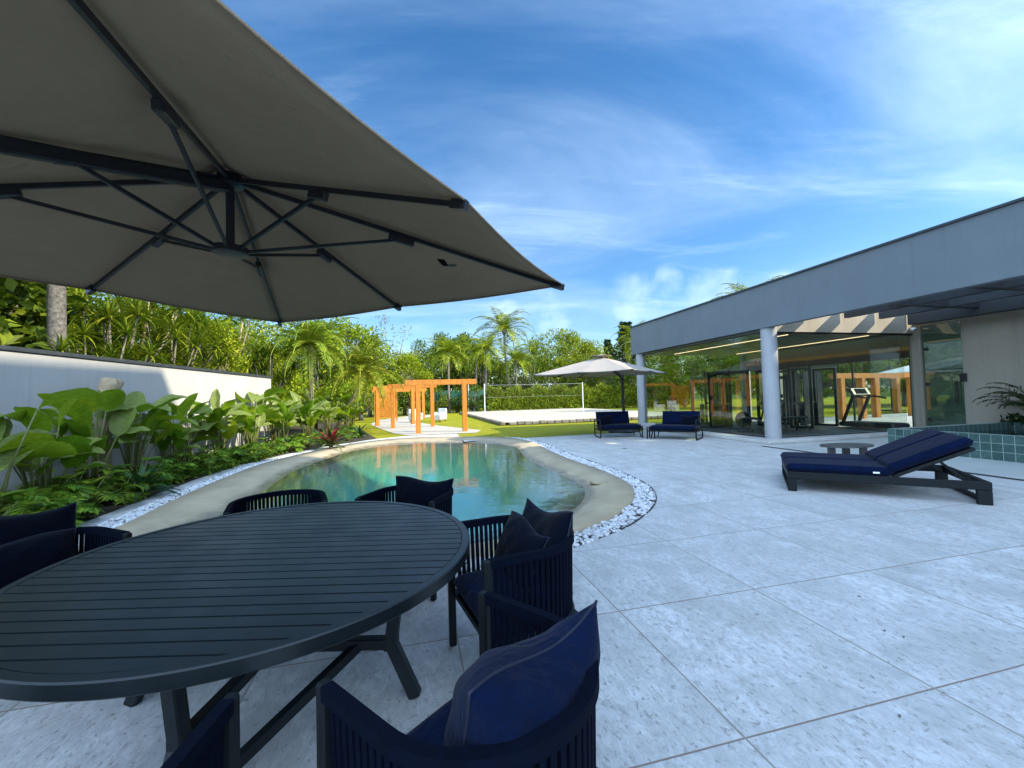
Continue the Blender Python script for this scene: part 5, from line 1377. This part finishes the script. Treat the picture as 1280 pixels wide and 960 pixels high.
# ---- trees
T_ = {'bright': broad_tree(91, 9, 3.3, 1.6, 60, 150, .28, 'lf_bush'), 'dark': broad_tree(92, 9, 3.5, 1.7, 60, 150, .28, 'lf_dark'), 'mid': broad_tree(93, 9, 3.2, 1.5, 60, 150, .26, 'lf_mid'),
      'umbra': broad_tree(94, 9, 4.2, 3.4, 34, 110, .22, 'lf_mid', 'bark', .55), 'thin': broad_tree(95, 9, 2.7, 2.5, 30, 22, .20, 'lf_dead', 'bark', 1.0), 'conifer': conifer(96, 10)}
tu = {k: False for k in T_}
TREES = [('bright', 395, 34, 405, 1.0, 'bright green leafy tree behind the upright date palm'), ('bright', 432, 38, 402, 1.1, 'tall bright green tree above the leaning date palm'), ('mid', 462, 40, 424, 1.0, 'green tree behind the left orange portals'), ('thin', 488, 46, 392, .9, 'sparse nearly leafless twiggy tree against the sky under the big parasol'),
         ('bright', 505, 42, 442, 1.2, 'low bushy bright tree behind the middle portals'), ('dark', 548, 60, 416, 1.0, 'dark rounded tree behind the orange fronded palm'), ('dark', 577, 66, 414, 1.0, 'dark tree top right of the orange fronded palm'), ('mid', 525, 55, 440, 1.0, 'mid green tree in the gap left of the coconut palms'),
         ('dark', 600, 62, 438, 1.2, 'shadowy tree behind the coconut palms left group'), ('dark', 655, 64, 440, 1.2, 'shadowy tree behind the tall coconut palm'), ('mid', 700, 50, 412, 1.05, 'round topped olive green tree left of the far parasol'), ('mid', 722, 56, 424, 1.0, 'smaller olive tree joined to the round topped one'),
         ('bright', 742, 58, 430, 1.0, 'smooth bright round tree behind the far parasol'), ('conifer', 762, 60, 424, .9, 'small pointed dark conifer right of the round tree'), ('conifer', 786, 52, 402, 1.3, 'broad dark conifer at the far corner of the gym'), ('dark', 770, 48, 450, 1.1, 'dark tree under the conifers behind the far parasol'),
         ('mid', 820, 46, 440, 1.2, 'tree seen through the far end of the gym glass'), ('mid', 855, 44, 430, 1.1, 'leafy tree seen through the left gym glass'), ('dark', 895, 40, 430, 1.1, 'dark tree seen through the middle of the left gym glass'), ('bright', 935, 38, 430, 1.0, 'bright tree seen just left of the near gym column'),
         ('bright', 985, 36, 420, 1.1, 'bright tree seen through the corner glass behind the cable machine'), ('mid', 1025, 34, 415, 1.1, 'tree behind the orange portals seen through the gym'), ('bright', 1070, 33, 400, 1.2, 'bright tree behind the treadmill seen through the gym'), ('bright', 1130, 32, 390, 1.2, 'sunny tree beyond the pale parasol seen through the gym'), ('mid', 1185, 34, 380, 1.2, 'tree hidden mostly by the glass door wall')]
for kind, px, Y, ytop, wd_, lab in TREES:
    X = (px - 640) / 523 * Y; hz = 496.5 - .027 * (px - 640); h = 1.5 + (hz - ytop) / 523 * Y; s = h / (9.4 if kind != 'conifer' else 10)
    put(T_[kind], tu[kind], (X, Y, 0), r2.uniform(0, 6.28), (s * wd_, s * wd_, s), lab, 'tree', 'trees beyond the lawn'); tu[kind] = True
# far wood as one mass behind them
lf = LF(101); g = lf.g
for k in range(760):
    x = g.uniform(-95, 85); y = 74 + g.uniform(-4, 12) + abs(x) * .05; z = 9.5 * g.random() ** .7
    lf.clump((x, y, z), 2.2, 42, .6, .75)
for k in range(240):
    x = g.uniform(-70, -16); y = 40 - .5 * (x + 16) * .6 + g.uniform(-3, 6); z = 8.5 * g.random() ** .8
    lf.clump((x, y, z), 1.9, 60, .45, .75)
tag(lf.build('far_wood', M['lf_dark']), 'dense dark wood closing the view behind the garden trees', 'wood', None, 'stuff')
# clipped hedge behind the sand court
lf = LF(103); g = lf.g
n = 30000; a = CW(20.3, 3.0); b = CW(19.2, 26)
P = np.stack([g.uniform(0, 1, n), g.uniform(0, 1, n), g.random(n)], 1)
XY = np.array(a)[None, :2] * (1 - P[:, :1]) + np.array(b)[None, :2] * P[:, :1]
XY = XY + (np.array(UD)[None, :2]) * P[:, 1:2] * 1.1
hh = 2.25 + .25 * np.sin(P[:, 0] * 60) + .15 * np.sin(P[:, 0] * 143)
C = np.concatenate([XY, (P[:, 2:] ** .8) * hh[:, None]], 1)
lf.leaves(C, g.normal(size=(n, 3)) * .5 + np.array([0, 0, .9]), g.normal(size=(n, 3)) + np.array([.3, -.8, .3]), .34, .10)
hd = lf.build('hedge', M['lf_hedge']); tag(hd, 'long light green bamboo like hedge behind the sand court', 'hedge')
# low dark shrubs under the palms
sh = [broad_tree(111, 2.6, 1.5, .5, 22, 90, .20, 'lf_dark'), broad_tree(112, 2.4, 1.6, .45, 22, 90, .20, 'lf_bush')]; su = [False, False]
for i, (px, Y, lab) in enumerate(((486, 39, 'shrub behind the timber screen'), (515, 41, 'shrub behind the white garden armchairs'), (540, 43, 'shrub between the middle portal posts'), (570, 45, 'shrub under the orange fronded palm'), (592, 44, 'shrub right of the nearest portal post'), (612, 47, 'shrub behind the left net post'), (640, 49, 'shrub at the left end of the hedge'), (450, 33, 'shrub left of the timber screen'), (425, 31, 'shrub behind the leaning date palm trunk'), (375, 30, 'shrub left of the upright date palm trunk'), (350, 24, 'shrub beyond the end of the white wall'))):
    k = (0, 0, 0, 0, 0, 0, 0, 1, 1, 1, 1)[i]; put(sh[k], su[k], ((px - 640) / 523 * Y, Y, 0), r2.uniform(0, 6), r2.uniform(.95, 1.2), lab, 'shrub', 'shrubs below the garden trees'); su[k] = True
# ---- trees beyond the white wall
big = broad_tree(121, 6.6, 2.4, 1.6, 44, 80, .34, 'lf_dark'); put(big, False, (-11.2, 6.9, 0), .3, 1.0, 'dark large leaved tree at the far left beyond the wall', 'tree', 'trees beyond the white wall')
put(big, True, (-13.2, 9.4, 0), 2.0, 1.05, 'dark large leaved tree behind the blotched trunk beyond the wall', 'tree', 'trees beyond the white wall')
tp = palm(122, [(0, 0, 0), (.03, 0, 2.4), (-.02, 0, 5.0), (0, 0, 7.4)], .16, 22, 2.6, .6, .06, 'lf_palm', 'barkdark', 1.7, 26, False); put(tp, False, (-9.55, 8.75, 0), 0, 1.0, 'thick blotched palm trunk rising beyond the white wall under the parasol', 'palm', None)
dr_ = [dracaena(131, 4.3, 1.5, 15, 'bark'), dracaena(132, 4.0, 1.4, 14, 'bark'), dracaena(133, 4.8, 1.6, 16)]; du = [False] * 3
for i, (x, y, s, lab) in enumerate(((-9.6, 9.7, .78, 'short dragon tree rosette just above the wall right of the blotched trunk'), (-10.4, 10.9, 1.0, 'dragon tree beyond the shaded part of the wall'), (-11.4, 12.6, 1.05, 'dragon tree with forked pale branches beyond the middle of the wall'), (-10.3, 12.4, .95, 'dragon tree in front of the pale double trunk'), (-11.6, 14.6, 1.15, 'tall dragon tree with pale double trunk beyond the wall'), (-12.0, 17.6, 1.15, 'dragon tree near the far end of the wall'), (-10.6, 18.2, .9, 'small dragon tree past the end of the wall'), (-13.6, 16.4, 1.3, 'dragon tree farther back behind the wall'))):
    k = i % 3; put(dr_[k], du[k], (x, y, 0), r2.uniform(0, 6.28), s, lab, 'tree', 'dragon trees beyond the white wall'); du[k] = True
for kind, x, y, h, w, lab in (('umbra', -14.5, 21.5, 7.2, .9, 'flat spreading tree with a forked trunk past the wall against the sky'), ('mid', -15.5, 15.0, 6.4, 1.0, 'leafy tree behind the dragon trees'), ('mid', -17.0, 19.5, 6.6, 1.0, 'leafy tree behind the pale double trunk'), ('bright', -15.2, 24.5, 5.2, 1.2, 'low bright tree past the wall end left of the date palm'), ('bright', -13.0, 22.0, 3.9, 1.3, 'bright shrubby tree just past the wall end'), ('mid', -18.5, 28.0, 7.0, 1.1, 'tree farther back between the wall end and the date palm'), ('bright', -11.2, 15.7, 4.6, .8, 'bright leafy tree between the dragon trees beyond the wall'), ('dark', -12.6, 11.0, 5.2, .8, 'dark leafy tree behind the short rosette beyond the wall'), ('mid', -14.0, 12.0, 5.8, .9, 'leafy tree filling the gap behind the forked dragon tree')):
    put(T_[kind], tu[kind], (x, y, 0), r2.uniform(0, 6.28), (h / 9.4 * w, h / 9.4 * w, h / 9.4), lab, 'tree', 'trees beyond the white wall'); tu[kind] = True
# ---- dark areca at the porch wall
ar = empty('areca_palm', W(-3.0, 5.2, .0), 0, 'dark feathery areca palm against the porch wall behind the spa tub', 'palm')
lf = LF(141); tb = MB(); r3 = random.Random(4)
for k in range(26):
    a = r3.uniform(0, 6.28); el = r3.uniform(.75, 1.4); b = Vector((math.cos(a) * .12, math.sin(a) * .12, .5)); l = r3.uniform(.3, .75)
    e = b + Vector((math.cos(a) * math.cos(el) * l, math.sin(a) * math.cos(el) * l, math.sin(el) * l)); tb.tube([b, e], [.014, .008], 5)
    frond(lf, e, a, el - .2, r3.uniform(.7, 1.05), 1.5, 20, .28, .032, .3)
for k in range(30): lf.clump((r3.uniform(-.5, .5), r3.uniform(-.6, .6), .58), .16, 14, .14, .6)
tb.build('stems', M['stem'], ar); lf.build('fronds', M['lf_areca'], ar)
pl_ = empty('planter_box', W(-3.0, 5.28, 0), YAW_V, 'low green tiled planter holding the areca palm at the porch wall', 'planter')
mb = MB(); mb.box((0, 0, .25), (.62, 1.5, .50), None, .01); mb.build('box_wall', M['spatile'], pl_)
mb = MB(); mb.box((0, 0, .505), (.54, 1.4, .02)); mb.build('planter_soil', M['soil'], pl_)
